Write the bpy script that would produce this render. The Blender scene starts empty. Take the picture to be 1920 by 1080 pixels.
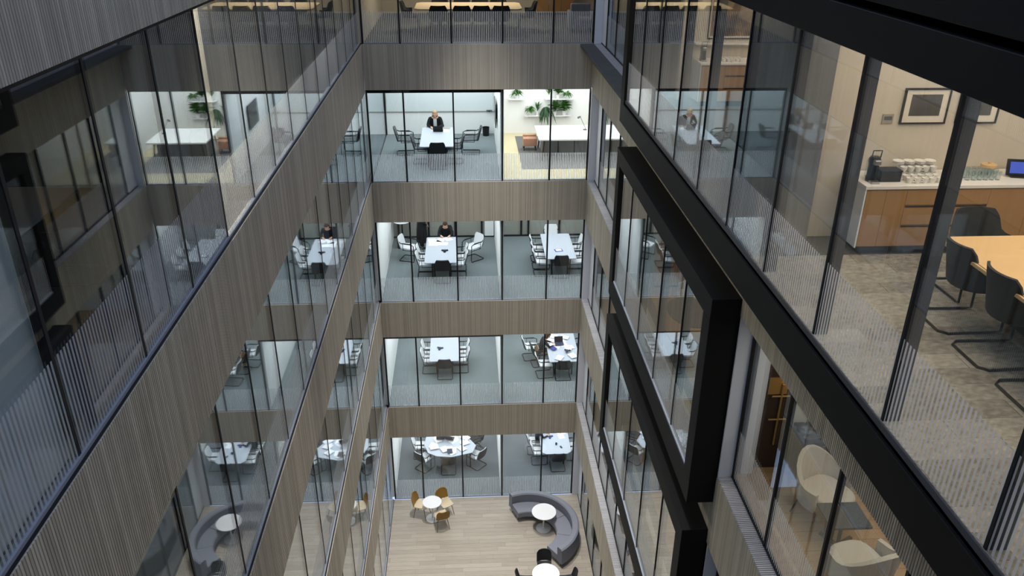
import bpy, bmesh, math, random
from mathutils import Vector, Matrix, Euler
random.seed(7)
S = bpy.context.scene
C = S.collection
PI = math.pi

# ------------------------------------------------------------------ camera, world, big lights, exposure
H = 4.0            # storey height
W = 6.44           # atrium width
def make_camera():
    p, yw, r, f = 0.453634501, 0.0596078293, 0.00691064078, 1517.41027
    fw = Vector((math.sin(yw)*math.cos(p), math.cos(yw)*math.cos(p), -math.sin(p)))
    rt0 = Vector((math.cos(yw), -math.sin(yw), 0)); u0 = rt0.cross(fw)
    rt = rt0*math.cos(r)+u0*math.sin(r); u = u0*math.cos(r)-rt0*math.sin(r)
    cd = bpy.data.cameras.new('camera'); co = bpy.data.objects.new('camera', cd); C.objects.link(co)
    cd.sensor_width = 36.0; cd.sensor_fit = 'HORIZONTAL'; cd.lens = f/1920*36
    cd.clip_start = .05; cd.clip_end = 200
    M = Matrix.Identity(4)
    for i in range(3):
        M[i][0] = rt[i]; M[i][1] = u[i]; M[i][2] = -fw[i]
    M[0][3], M[1][3], M[2][3] = 2.80998784, -23.1681303, 19.7533434
    co.matrix_world = M
    S.camera = co
make_camera()
S.view_settings.view_transform = 'Standard'
S.view_settings.look = 'None'
S.view_settings.gamma = 1.0
S.view_settings.use_curve_mapping = False
S.view_settings.exposure = 0.0
S.cycles.transparent_max_bounces = 24
S.cycles.max_bounces = 8
S.cycles.diffuse_bounces = 3
S.cycles.glossy_bounces = 4
S.cycles.sample_clamp_indirect = 4.0
w = bpy.data.worlds.new('world'); S.world = w; w.use_nodes = True
bg = w.node_tree.nodes['Background']
bg.inputs[0].default_value = (0.56, 0.70, 1.0, 1); bg.inputs[1].default_value = 1.2

def area(loc, sx, sy, power, col=(1, 1, 1), rot=(0, 0, 0)):
    l = bpy.data.lights.new('ceiling_lamp', 'AREA'); l.shape = 'RECTANGLE'; l.size = sx; l.size_y = sy
    l.energy = power; l.color = col
    o = bpy.data.objects.new('ceiling_lamp', l); C.objects.link(o); o.location = loc; o.rotation_euler = rot
    return o
def spot(loc, target, power, angle, col=(1, 1, 1), blend=.6, rad=.15):
    l = bpy.data.lights.new('fill_spot', 'SPOT'); l.energy = power; l.spot_size = angle; l.spot_blend = blend
    l.color = col; l.shadow_soft_size = rad
    o = bpy.data.objects.new('fill_spot', l); C.objects.link(o); o.location = loc
    o.rotation_euler = (Vector(target)-Vector(loc)).to_track_quat('-Z', 'Y').to_euler()
COOL = (.96, .985, 1.0); NEUT = (1, .97, .93); WARM = (1, .80, .60)
# added unseen spots at roof level, brightening the floor and lower walls
for sy in (-2.5, -7.5, -12.5, -17.5):
    spot((3.2, sy, 23.6), (3.2, sy-.2, 0), 6200, math.radians(39), (1, .96, .90), .9, .3)
for sy in (-1.8, -6.0, -10.5):  # second added set, narrower, to lift the lower walls
    spot((3.2, sy, 23.6), (3.2, sy+.2, 0), 4200, math.radians(32), (1, .97, .92), .9, .3)
# meeting room ceiling lamps, back block
area((1.92, 2.75, 14.63), 3.5, 5.0, 190, COOL)
area((5.7, 2.75, 14.63), 3.2, 5.0, 190, (1, .985, .95))
area((1.92, 2.75, 10.63), 3.2, 4.6, 138, COOL)
area((5.7, 2.75, 10.63), 3.0, 4.6, 130, COOL)
area((1.92, 2.75, 6.63), 3.2, 4.6, 138, COOL)
area((5.7, 2.75, 6.63), 3.0, 4.6, 130, COOL)
area((1.92, 2.75, 2.63), 3.2, 4.6, 138, COOL)
area((5.7, 2.75, 2.63), 3.0, 4.6, 130, COOL)
area((3.0, 3.0, 18.6), 3.4, 1.4, 110, (1, .86, .70))
# right block
area((8.2, -17.3, 18.63), 3.8, 5.8, 175, (1, .84, .69))
area((8.0, -13.15, 18.6), 1.0, .9, 10, (1, .86, .72))
area((8.3, -8.9, 18.6), 2.6, 2.4, 85, (1, .82, .64))
area((8.2, -15.8, 14.63), 2.4, 3.2, 56, (1, .88, .75))
area((8.4, -9.8, 14.6), 2.4, 3.4, 40, (1, .76, .52))
area((8.4, -9.8, 10.6), 2.4, 3.4, 36, (1, .78, .56))
area((8.4, -3.0, 14.6), 2.0, 3.0, 30, NEUT)
area((8.4, -3.0, 10.6), 2.0, 3.0, 26, NEUT)
area((8.4, -4.0, 6.6), 2.0, 4.0, 26, NEUT)
# left block: top floor, then unseen lower lamps raised to brighten interiors
area((-2.6, -14.6, 18.6), .6, .6, 1.6, WARM)
area((-.9, -13.0, 18.63), 1.0, 1.2, 200, (1, .86, .70))
area((-.9, -10.0, 18.63), 1.0, 2.2, 150, (1, .93, .84))
area((-.9, -6.0, 18.63), 1.0, 2.2, 90, NEUT)
area((-2.2, -9, 14.6), 2.4, 14.0, 70, NEUT)
area((-2.2, -9, 10.6), 2.4, 14.0, 70, NEUT)
area((-2.2, -9, 6.6), 2.4, 14.0, 70, NEUT)
area((-2.2, -7, 2.6), 2.4, 11.0, 110, NEUT)

# ------------------------------------------------------------------ materials
def lin(c):
    c = c/255
    return c/12.92 if c <= .04045 else ((c+.055)/1.055)**2.4
def rgb(r, g, b): return (lin(r), lin(g), lin(b), 1)
def nodes(name):
    m = bpy.data.materials.new(name); m.use_nodes = True
    nt = m.node_tree; nt.nodes.clear()
    out = nt.nodes.new('ShaderNodeOutputMaterial')
    return m, nt, out
def N(nt, t, **kw):
    n = nt.nodes.new(t)
    for k, v in kw.items(): setattr(n, k, v)
    return n
def mat(name, col, rough=.6, metal=0, var=0, scale=8, vcol=None, island=0, obrand=0, stretch=None, bump=0, spec=.3, emit=None):
    m, nt, out = nodes(name)
    b = N(nt, 'ShaderNodeBsdfPrincipled'); L = nt.links.new
    b.inputs['Roughness'].default_value = rough; b.inputs['Metallic'].default_value = metal
    b.inputs['Specular IOR Level'].default_value = spec
    b.inputs['Base Color'].default_value = col
    if emit:
        b.inputs['Emission Color'].default_value = emit[0]; b.inputs['Emission Strength'].default_value = emit[1]
    fac = None
    tc = N(nt, 'ShaderNodeTexCoord')
    mp = N(nt, 'ShaderNodeMapping'); L(tc.outputs['Object'], mp.inputs[0])
    if stretch: mp.inputs['Scale'].default_value = stretch
    nz = N(nt, 'ShaderNodeTexNoise'); nz.inputs['Scale'].default_value = scale; nz.inputs['Detail'].default_value = 5
    L(mp.outputs[0], nz.inputs['Vector'])
    rmp = N(nt, 'ShaderNodeMix', data_type='RGBA')
    c2 = vcol or tuple(min(1, x*.6) for x in col[:3])+(1,)
    rmp.inputs[6].default_value = col; rmp.inputs[7].default_value = c2
    ml = N(nt, 'ShaderNodeMath', operation='MULTIPLY'); ml.inputs[1].default_value = var
    L(nz.outputs['Fac'], ml.inputs[0])
    src = ml.outputs[0]
    if island or obrand:
        if island:
            g = N(nt, 'ShaderNodeNewGeometry'); rnd = g.outputs['Random Per Island']; amt = island
        else:
            g = N(nt, 'ShaderNodeObjectInfo'); rnd = g.outputs['Random']; amt = obrand
        m2 = N(nt, 'ShaderNodeMath', operation='MULTIPLY_ADD'); m2.inputs[1].default_value = amt
        L(rnd, m2.inputs[0]); L(src, m2.inputs[2]); src = m2.outputs[0]
    L(src, rmp.inputs[0]); L(rmp.outputs[2], b.inputs['Base Color'])
    if bump:
        bp = N(nt, 'ShaderNodeBump'); bp.inputs['Strength'].default_value = bump; bp.inputs['Distance'].default_value = .01
        L(nz.outputs['Fac'], bp.inputs['Height']); L(bp.outputs[0], b.inputs['Normal'])
    L(b.outputs[0], out.inputs[0])
    return m
def glass_core(nt, f0=.045, tint=(.90, .94, .94, 1)):
    L = nt.links.new
    lw = N(nt, 'ShaderNodeLayerWeight'); lw.inputs[0].default_value = .5
    pw = N(nt, 'ShaderNodeMath', operation='POWER'); pw.inputs[1].default_value = 3.7
    L(lw.outputs['Facing'], pw.inputs[0])
    ma = N(nt, 'ShaderNodeMath', operation='MULTIPLY_ADD'); ma.inputs[1].default_value = 1-f0; ma.inputs[2].default_value = f0
    L(pw.outputs[0], ma.inputs[0])
    tr = N(nt, 'ShaderNodeBsdfTransparent'); tr.inputs[0].default_value = tint
    gl = N(nt, 'ShaderNodeBsdfGlossy'); gl.inputs['Roughness'].default_value = 0.0; gl.inputs[0].default_value = (.95, .97, 1, 1)
    mx = N(nt, 'ShaderNodeMixShader')
    L(ma.outputs[0], mx.inputs[0]); L(tr.outputs[0], mx.inputs[1]); L(gl.outputs[0], mx.inputs[2])
    return mx
def glass_mat(name, frit, f0=.045):
    m, nt, out = nodes(name); L = nt.links.new
    core = glass_core(nt, f0)
    if not frit:
        L(core.outputs[0], out.inputs[0]); return m
    tc = N(nt, 'ShaderNodeTexCoord'); sp = N(nt, 'ShaderNodeSeparateXYZ'); L(tc.outputs['Object'], sp.inputs[0])
    dv = N(nt, 'ShaderNodeMath', operation='DIVIDE'); dv.inputs[1].default_value = .05; L(sp.outputs['X'], dv.inputs[0])
    fr = N(nt, 'ShaderNodeMath', operation='FRACT'); L(dv.outputs[0], fr.inputs[0])
    lt = N(nt, 'ShaderNodeMath', operation='LESS_THAN'); lt.inputs[1].default_value = .5; L(fr.outputs[0], lt.inputs[0])
    lz = N(nt, 'ShaderNodeMath', operation='LESS_THAN'); lz.inputs[1].default_value = .82; L(sp.outputs['Z'], lz.inputs[0])
    an = N(nt, 'ShaderNodeMath', operation='MULTIPLY'); L(lt.outputs[0], an.inputs[0]); L(lz.outputs[0], an.inputs[1])
    am = N(nt, 'ShaderNodeMath', operation='MULTIPLY'); am.inputs[1].default_value = .86; L(an.outputs[0], am.inputs[0])
    d = N(nt, 'ShaderNodeBsdfDiffuse'); d.inputs[0].default_value = (.72, .76, .82, 1)
    t = N(nt, 'ShaderNodeBsdfTranslucent'); t.inputs[0].default_value = (.72, .76, .80, 1)
    dt = N(nt, 'ShaderNodeMixShader'); dt.inputs[0].default_value = .4; L(d.outputs[0], dt.inputs[1]); L(t.outputs[0], dt.inputs[2])
    mx = N(nt, 'ShaderNodeMixShader'); L(am.outputs[0], mx.inputs[0]); L(core.outputs[0], mx.inputs[1]); L(dt.outputs[0], mx.inputs[2])
    L(mx.outputs[0], out.inputs[0])
    return m

M = {}
M['slat'] = mat('slat_wood', rgb(222, 213, 197), .65, var=.3, scale=3, vcol=rgb(150, 141, 125), island=.5)
M['sill'] = mat('sill_grey', rgb(196, 194, 198), .7, var=.3, scale=4, island=.4)
M['slat_back'] = mat('slat_backing', rgb(184, 176, 161), .8)
M['black'] = mat('black_steel', rgb(27, 27, 27), .6, var=.2, scale=4, spec=.15)
M['mull'] = mat('mullion_black', rgb(26, 28, 33), .5)
M['fin'] = mat('mullion_fin', rgb(78, 78, 82), .5)
M['rail'] = mat('aluminium_rail', rgb(150, 156, 168), .45)
M['reveal'] = mat('pale_reveal', rgb(226, 228, 234), .6)
M['glass'] = glass_mat('clear_glass', False)
M['fritglass'] = glass_mat('striped_glass', True)
M['white'] = mat('white_paint', rgb(243, 243, 243), .7)
M['board'] = mat('whiteboard', rgb(222, 229, 230), .5)
M['beige'] = mat('beige_paint', rgb(205, 194, 178), .75)
M['greige'] = mat('greige_paint', rgb(150, 150, 142), .7)
M['cream'] = mat('cream_paint', rgb(206, 200, 188), .75)
M['ceil'] = mat('ceiling_paint', rgb(225, 225, 222), .9)
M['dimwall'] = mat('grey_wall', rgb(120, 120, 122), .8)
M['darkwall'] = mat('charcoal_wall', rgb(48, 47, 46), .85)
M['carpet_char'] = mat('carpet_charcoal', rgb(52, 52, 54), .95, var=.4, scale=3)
M['carpet_green'] = mat('carpet_greygreen', rgb(132, 141, 144), .95, var=.5, scale=2.2, vcol=rgb(110, 119, 122), bump=.2)
M['carpet_grey'] = mat('carpet_grey', rgb(118, 123, 128), .95, var=.5, scale=2.2, vcol=rgb(104, 108, 113), bump=.2)
M['carpet_dark'] = mat('carpet_dark', rgb(98, 98, 98), .95, var=.6, scale=2.5, vcol=rgb(60, 62, 62))
M['tile'] = mat('carpet_tile', rgb(226, 217, 202), .95, var=1.1, scale=11, vcol=rgb(124, 118, 108), obrand=.34, stretch=(1, 1.7, 1), bump=.3)
M['pale_floor'] = mat('pale_floor', rgb(222, 208, 172), .5, var=.3, scale=3)
M['rug'] = mat('rug_grey', rgb(120, 120, 122), .95, var=.4, scale=30)
M['oak'] = mat('oak_boards', rgb(184, 175, 162), .5, var=.5, scale=2.5, vcol=rgb(138, 127, 114), island=.3, stretch=(1, 7, 1))
M['oak_amber'] = mat('oak_amber', rgb(196, 160, 112), .5, var=.6, scale=2.5, vcol=rgb(150, 112, 70), island=.25, stretch=(1, 7, 1))
M['joint'] = mat('board_joint', rgb(110, 100, 88), .8)
M['table_white'] = mat('white_laminate', rgb(182, 187, 198), .4)
M['gloss_white'] = mat('white_gloss', rgb(236, 236, 238), .25)
M['maple_pale'] = mat('maple_pale', rgb(226, 202, 166), .4)
M['maple'] = mat('maple_top', rgb(222, 184, 132), .4, var=.35, scale=2, vcol=rgb(190, 148, 98), stretch=(1, 8, 1))
M['veneer'] = mat('oak_veneer', rgb(176, 136, 92), .45, var=.5, scale=2.2, vcol=rgb(136, 98, 60), stretch=(6, 6, .8))
M['walnut'] = mat('dark_walnut', rgb(66, 48, 38), .45, var=.5, scale=3, stretch=(6, 6, .8))
M['worktop'] = mat('worktop_white', rgb(232, 226, 220), .35)
M['groove'] = mat('dark_groove', rgb(46, 32, 22), .7)
M['ch_black'] = mat('chair_black', rgb(36, 37, 40), .6)
M['ch_char'] = mat('chair_charcoal', rgb(44, 45, 46), .7)
M['ch_grey'] = mat('chair_grey', rgb(88, 92, 96), .7)
M['ch_white'] = mat('chair_white', rgb(220, 222, 226), .6)
M['tube'] = mat('tube_black', rgb(28, 29, 32), .35, metal=.3)
M['mustard'] = mat('mustard_shell', rgb(156, 118, 56), .55, var=.3, scale=6)
M['mustard_seat'] = mat('mustard_seat', rgb(214, 198, 168), .6)
M['oak_leg'] = mat('chair_leg_brown', rgb(120, 96, 70), .5)
M['sofa'] = mat('sofa_wool', rgb(136, 139, 150), .95, var=.3, scale=40, bump=.1)
M['steel'] = mat('brushed_steel', rgb(170, 170, 172), .3, metal=.9)
M['uphol'] = mat('pale_upholstery', rgb(196, 186, 172), .9, var=.2, scale=30)
M['darktop'] = mat('dark_table_top', rgb(60, 62, 64), .4)
M['paper'] = mat('paper', rgb(240, 240, 244), .8)
M['bin'] = mat('bin_black', rgb(24, 25, 27), .4)
M['screen'] = mat('screen_black', rgb(14, 15, 18), .2)
M['bluescreen'] = mat('screen_blue', rgb(60, 80, 170), .3, emit=(rgb(60, 80, 190), .6))
M['blue'] = mat('blue_cover', rgb(52, 62, 140), .5)
M['navy'] = mat('navy_device', rgb(44, 50, 78), .4)
M['china'] = mat('china_white', rgb(238, 234, 228), .2)
M['amber'] = mat('amber_jar', rgb(176, 120, 40), .3)
M['brass'] = mat('brass', rgb(214, 176, 106), .3, metal=.8)
M['orange'] = mat('tan_leather', rgb(178, 132, 108), .6)
M['pot'] = mat('white_pot', rgb(232, 232, 230), .5)
M['leafa'] = mat('leaf_green', rgb(70, 118, 48), .6, obrand=.6, vcol=rgb(36, 70, 36))
M['leafb'] = mat('leaf_dark', rgb(44, 76, 44), .6, obrand=.5, vcol=rgb(26, 46, 32))
M['red'] = mat('red_flower', rgb(190, 40, 52), .6)
M['pink'] = mat('pink_pot', rgb(206, 160, 146), .6)
M['skin'] = mat('skin', rgb(206, 160, 134), .6)
M['lip'] = mat('lips', rgb(160, 88, 80), .5)
M['eye'] = mat('eyes', rgb(40, 32, 28), .3)
M['cloth_black'] = mat('black_cloth', rgb(26, 26, 29), .9)
M['cloth_white'] = mat('white_cloth', rgb(226, 226, 228), .8)
M['blond'] = mat('blond_hair', rgb(186, 158, 112), .6, var=.6, scale=20, stretch=(4, 4, 1))
M['brown'] = mat('brown_hair', rgb(58, 38, 28), .6, var=.4, scale=20, stretch=(4, 4, 1))
M['coat'] = mat('tan_coat', rgb(158, 132, 104), .9)
M['clear'] = glass_mat('drinking_glass', False, .12)
M['art'] = mat('grey_print', rgb(104, 102, 98), .6, var=1.0, scale=3, vcol=rgb(40, 38, 36))
M['artb'] = mat('ochre_print', rgb(196, 164, 116), .6, var=1.6, scale=2.5, vcol=rgb(52, 34, 28))
M['mountcard'] = mat('mount_card', rgb(222, 212, 198), .8)
M['grey_plate'] = mat('grey_plate', rgb(158, 148, 136), .6)

# ------------------------------------------------------------------ mesh builder
class MB:
    def __init__(s): s.v = []; s.f = []; s.m = []; s.mi = 0
    def quad(s, *idx): s.f.append(tuple(idx)); s.m.append(s.mi)
    def box(s, x0, x1, y0, y1, z0, z1):
        b = len(s.v)
        s.v += [(x0,y0,z0),(x1,y0,z0),(x1,y1,z0),(x0,y1,z0),(x0,y0,z1),(x1,y0,z1),(x1,y1,z1),(x0,y1,z1)]
        for q in ((0,3,2,1),(4,5,6,7),(0,1,5,4),(1,2,6,5),(2,3,7,6),(3,0,4,7)): s.quad(*[b+i for i in q])
        return s
    def cbox(s, c, d, rot=None):
        b = len(s.v); s.box(-d[0]/2, d[0]/2, -d[1]/2, d[1]/2, -d[2]/2, d[2]/2)
        R = Euler(rot).to_matrix() if rot else Matrix.Identity(3)
        for i in range(b, len(s.v)): s.v[i] = tuple(R@Vector(s.v[i])+Vector(c))
        return s
    def tube(s, pts, r, n=8, closed=False, r2=None):
        P = [Vector(p) for p in pts]; k = len(P); b = len(s.v); prev = None
        for i in range(k):
            if closed: t = (P[(i+1) % k]-P[i-1])
            else: t = P[min(i+1, k-1)]-P[max(i-1, 0)]
            t.normalize()
            ref = prev if prev is not None and abs(prev.dot(t)) < .98 else (Vector((0,0,1)) if abs(t.z) < .9 else Vector((1,0,0)))
            a = (ref-t*ref.dot(t)).normalized(); prev = a; c = t.cross(a)
            rr = r if r2 is None else r+(r2-r)*i/(k-1)
            for j in range(n):
                th = 2*PI*j/n; s.v.append(tuple(P[i]+a*(rr*math.cos(th))+c*(rr*math.sin(th))))
        for i in range(k if closed else k-1):
            i2 = (i+1) % k
            for j in range(n):
                j2 = (j+1) % n; s.quad(b+i*n+j, b+i*n+j2, b+i2*n+j2, b+i2*n+j)
        if not closed:
            s.f.append(tuple(b+j for j in range(n))[::-1]); s.m.append(s.mi)
            s.f.append(tuple(b+(k-1)*n+j for j in range(n))); s.m.append(s.mi)
        return s
    def lathe(s, prof, n=24, c=(0,0,0)):
        b = len(s.v); k = len(prof)
        for r, z in prof:
            for j in range(n):
                th = 2*PI*j/n; s.v.append((c[0]+r*math.cos(th), c[1]+r*math.sin(th), c[2]+z))
        for i in range(k-1):
            for j in range(n):
                j2 = (j+1) % n; s.quad(b+i*n+j, b+i*n+j2, b+(i+1)*n+j2, b+(i+1)*n+j)
        s.f.append(tuple(b+j for j in range(n))[::-1]); s.m.append(s.mi)
        s.f.append(tuple(b+(k-1)*n+j for j in range(n))); s.m.append(s.mi)
        return s
    def prism(s, poly, z0, z1):
        b = len(s.v); n = len(poly)
        s.v += [(x, y, z0) for x, y in poly]+[(x, y, z1) for x, y in poly]
        s.f.append(tuple(range(b, b+n))[::-1]); s.m.append(s.mi)
        s.f.append(tuple(range(b+n, b+2*n))); s.m.append(s.mi)
        for i in range(n):
            j = (i+1) % n; s.quad(b+i, b+j, b+n+j, b+n+i)
        return s
    def grid(s, rows, thick):
        """rows[i][j] points; a shell with thickness along its normal"""
        R, K = len(rows), len(rows[0]); b = len(s.v)
        P = [[Vector(p) for p in r] for r in rows]
        nn = [[None]*K for _ in range(R)]
        for i in range(R):
            for j in range(K):
                du = P[min(i+1,R-1)][j]-P[max(i-1,0)][j]; dv = P[i][min(j+1,K-1)]-P[i][max(j-1,0)]
                nn[i][j] = du.cross(dv).normalized()
        for sg in (.5, -.5):
            for i in range(R):
                for j in range(K): s.v.append(tuple(P[i][j]+nn[i][j]*thick*sg))
        o = R*K
        for i in range(R-1):
            for j in range(K-1):
                a = b+i*K+j
                s.quad(a, a+K, a+K+1, a+1); s.quad(o+a, o+a+1, o+a+K+1, o+a+K)
        for i in range(R-1):
            for j in (0, K-1):
                a = b+i*K+j; s.quad(a, a+K, a+K+o, a+o) if j else s.quad(a, a+o, a+K+o, a+K)
        for j in range(K-1):
            for i in (0, R-1):
                a = b+i*K+j; s.quad(a, a+1, a+1+o, a+o) if i == 0 else s.quad(a, a+o, a+1+o, a+1)
        return s
    def sweep_arc(s, c, prof, a0, a1, n=24):
        """prof = [(radius,z)] closed polygon swept from angle a0 to a1 about c"""
        b = len(s.v); k = len(prof)
        for i in range(n+1):
            a = a0+(a1-a0)*i/n
            for r, z in prof: s.v.append((c[0]+r*math.cos(a), c[1]+r*math.sin(a), z))
        for i in range(n):
            for j in range(k):
                j2 = (j+1) % k; s.quad(b+i*k+j, b+i*k+j2, b+(i+1)*k+j2, b+(i+1)*k+j)
        s.f.append(tuple(b+j for j in range(k))[::-1]); s.m.append(s.mi)
        s.f.append(tuple(b+n*k+j for j in range(k))); s.m.append(s.mi)
        return s
    def mesh(s, name, mats, smooth=False):
        me = bpy.data.meshes.new(name); me.from_pydata(s.v, [], s.f)
        for m in (mats if isinstance(mats, (list, tuple)) else [mats]): me.materials.append(m)
        for p, i in zip(me.polygons, s.m): p.material_index = i
        bm = bmesh.new(); bm.from_mesh(me); bmesh.ops.recalc_face_normals(bm, faces=bm.faces); bm.to_mesh(me); bm.free()
        if smooth:
            me.polygons.foreach_set('use_smooth', [True]*len(me.polygons))
            me.set_sharp_from_angle(angle=math.radians(38))
        return me
    def build(s, name, mats, parent=None, smooth=False, bevel=0, seg=2, loc=None):
        o = bpy.data.objects.new(name, s.mesh(name, mats, smooth)); C.objects.link(o)
        if parent: o.parent = parent
        if loc: o.location = loc
        if bevel:
            md = o.modifiers.new('bevel', 'BEVEL'); md.width = bevel; md.segments = seg; md.limit_method = 'ANGLE'; md.angle_limit = math.radians(40)
        return o
def put(name, me, parent=None, loc=(0,0,0), rz=0):
    o = bpy.data.objects.new(name, me); C.objects.link(o); o.parent = parent; o.location = loc; o.rotation_euler = (0,0,rz); return o
def tag(o, label=None, cat=None, group=None, kind=None):
    if label: o['label'] = label
    if cat: o['category'] = cat
    if group: o['group'] = group
    if kind: o['kind'] = kind
    return o
def thing(name, label, cat, loc=(0,0,0), rz=0, group=None):
    o = bpy.data.objects.new(name, None); C.objects.link(o); o.location = loc; o.rotation_euler = (0,0,rz)
    o.empty_display_size = .1
    return tag(o, label, cat, group)
def struct(name, label, mb=None, mats=None, **kw):
    if mb is None:
        o = bpy.data.objects.new(name, None); C.objects.link(o)
    else: o = mb.build(name, mats, **kw)
    return tag(o, label, kind='structure')
kids = {}
def dup(root, loc, rz, label=None, group=None):
    r = root.copy(); C.objects.link(r); r.location = loc; r.rotation_euler = (0,0,rz)
    if label: r['label'] = label
    if group: r['group'] = group
    for ch in root.children:
        c = ch.copy(); C.objects.link(c); c.parent = r
        for g in ch.children:
            d = g.copy(); C.objects.link(d); d.parent = c
    return r

# ------------------------------------------------------------------ the shell: slatted spandrels
PITCH = .036
HEAD = 2.67        # window head above floor
HB = 2.735         # the same on the far side
def slats_line(mb, axis, a0, a1, front, back, z0, z1):
    n = int((a1-a0)/PITCH)
    for i in range(n):
        a = a0+PITCH*(i+.5); wd = .0115
        if axis == 'x': mb.box(a-wd, a+wd, min(front, back), max(front, back), z0, z1)
        else: mb.box(min(front, back), max(front, back), a-wd, a+wd, z0, z1)
wb = struct('wall_back', 'slatted timber balcony bands across the far side of the atrium')
for k in range(1, 6):
    z0, z1 = k*H-(H-HB), k*H-.012
    b = MB().box(0, W, .006, .14, z0, z1+.01).build('spandrel', M['slat_back'], wb)
    m = MB(); slats_line(m, 'x', 0, W, 0, .007, z0, z1)
    tag(m.build('slat_cladding', M['slat'], wb), kind='stuff')
MB().box(0, W, .0, .14, 20.0, 24).build('upper_wall', M['dimwall'], wb)
wl = struct('wall_left', 'slatted timber balcony bands along the left side of the atrium')
YN = -26.6
for k in range(1, 6):
    z0, z1 = k*H-(H-HEAD), k*H-.002
    MB().box(-.14, -.006, YN, 0, z0, z1-.01).build('spandrel', M['slat_back'], wl)
    m = MB(); slats_line(m, 'y', YN, 0, 0, -.007, z0, z1)
    tag(m.build('slat_cladding', M['slat'], wl), kind='stuff')
MB().box(-.14, 0, YN, 0, 20.0, 24).build('upper_wall', M['dimwall'], wl)
wr = struct('wall_right', 'slatted timber balcony bands with deep sills along the right side of the atrium')
GX = W+.22         # plane of the recessed glass on the right
for k in range(1, 6):
    z0, z1 = k*H-(H-HEAD), k*H-.03
    MB().box(W+.006, W+.14, YN, 0, z0, z1).build('spandrel', M['slat_back'], wr)
    m = MB(); slats_line(m, 'y', YN, 0, W, W+.007, z0, z1)
    tag(m.build('slat_cladding', M['slat'], wr), kind='stuff')
    m = MB(); n = int(-YN/PITCH); sb_ = MB()
    spans = {2: ((YN, -13.8), (-6.5, 0)), 3: ((YN, -13.8), (-6.5, 0)), 4: ((-6.5, 0),), 5: ((-6.5, 0),)}.get(k, ((YN, 0),))
    for a_, b_ in spans: sb_.box(W+.03, GX+.1, a_, b_, z1, z1+.012)
    sb_.build('sill_bed', M['slat_back'], wr)
    for i in range(n):
        y = YN+PITCH*(i+.5)
        if any(a_+.02 < y < b_-.02 for a_, b_ in spans): m.box(W+.0, GX-.01, y-.0125, y+.0125, z1+.013, k*H)
    tag(m.build('sill_slats', M['sill'], wr), kind='stuff')
MB().box(W, W+.14, YN, 0, 20.0, 24).build('upper_wall', M['dimwall'], wr)
struct('wall_front', 'plain wall closing the near end of the atrium', MB().box(-.2, W+.4, YN-.2, YN, -.2, 24), M['darkwall'])

# outer shells that close the room blocks
struct('wall_outer', 'outer wall of the left room block', MB().box(-6.2, -6, YN, 6, 0, 20), M['dimwall'])
struct('wall_outer', 'outer wall of the right room block', MB().box(12, 12.2, YN, 6, 0, 20), M['cream'])

# floors and ceilings
struct('floor', 'concrete bed under the oak boards of the atrium hall', MB().box(-6, 12, YN, .0, -.3, -.03), M['joint'])
FL = None
fl = struct('floor', 'pale oak board floor of the atrium hall')
m = MB(); y = 0.0; r = 0
while y > -13:
    x = -6-random.random()*1.6
    while x < 12:
        ln = 1.5+random.random()*.7
        m.box(max(x, -6)+.002, min(x+ln, 12)-.002, y-.178, y-.002, -.03, 0.0-random.random()*.001)
        x += ln
    y -= .18; r += 1
tag(m.build('floorboards', M['oak'], fl), kind='stuff')
storey = {0: 'ground floor', 1: 'first floor', 2: 'second floor', 3: 'third floor', 4: 'fourth floor', 5: 'fifth floor'}
carpL = {0: 'carpet_grey', 1: 'carpet_green', 2: 'carpet_green', 3: 'carpet_green', 4: 'carpet_dark'}
carpR = {0: 'carpet_grey', 1: 'carpet_green', 2: 'carpet_green', 3: 'pale_floor', 4: 'carpet_dark'}
for k in range(5):
    z = k*H
    struct('floor', f'carpet of the far left meeting room on the {storey[k]}', MB().box(0, 3.88, .14, 7.5, z-.1, z), M[carpL[k]])
    struct('floor', f'floor of the far right meeting room on the {storey[k]}', MB().box(3.88, 7.7, .14, 7.5, z-.1, z), M[carpR[k]])
    if k:
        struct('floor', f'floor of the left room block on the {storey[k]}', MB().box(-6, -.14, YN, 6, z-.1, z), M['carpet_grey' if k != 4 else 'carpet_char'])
for k in range(1, 6):
    z = k*H
    struct('ceiling', f'ceiling void under the {storey[k]} at the far side', MB().box(-.0, 7.7, .14, 7.5, z-H+HB+.01, z-.1), M['ceil'])
    struct('ceiling', f'ceiling void under the {storey[k]} on the left', MB().box(-6, -.14, YN, 6, z-H+HEAD+.01, z-.1), M['ceil'])
    struct('ceiling', f'ceiling void under the {storey[k]} on the right', MB().box(W+.14, 12, YN, .0, z-H+HEAD+.01, z-.13), M['ceil'])
fr = {1: 'oak_amber', 2: 'oak_amber', 3: 'oak_amber'}
for k in (1, 2, 3):
    z = k*H
    f_ = struct('floor', f'amber oak floor of the right room block on the {storey[k]}', MB().box(W+.1, 12, YN, 0, z-.13, z-.02), M['joint'])
    m = MB(); y = -.05
    while y > -19:
        x = W+.25-random.random()
        while x < 10.5:
            ln = 1.3+random.random()*.6
            if min(x+ln, 10.5)-max(x, W+.25) > .05: m.box(max(x, W+.25)+.002, min(x+ln, 10.5)-.002, y-.178, y-.003, z-.02, z-random.random()*.001)
            x += ln
        y -= .18
    tag(m.build('floorboards', M[fr[k]], f_), kind='stuff')
f4 = struct('floor', 'carpet tiled floor of the boardroom behind the black framed glass', MB().box(W-.38, 12, YN, 0, 15.9, 15.988), M['carpet_dark'])
me = MB().box(-.4975, .4975, -.1235, .1235, 0, .012).mesh('carpet_tile', M['tile'])
y = -14.9; r = 0
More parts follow.
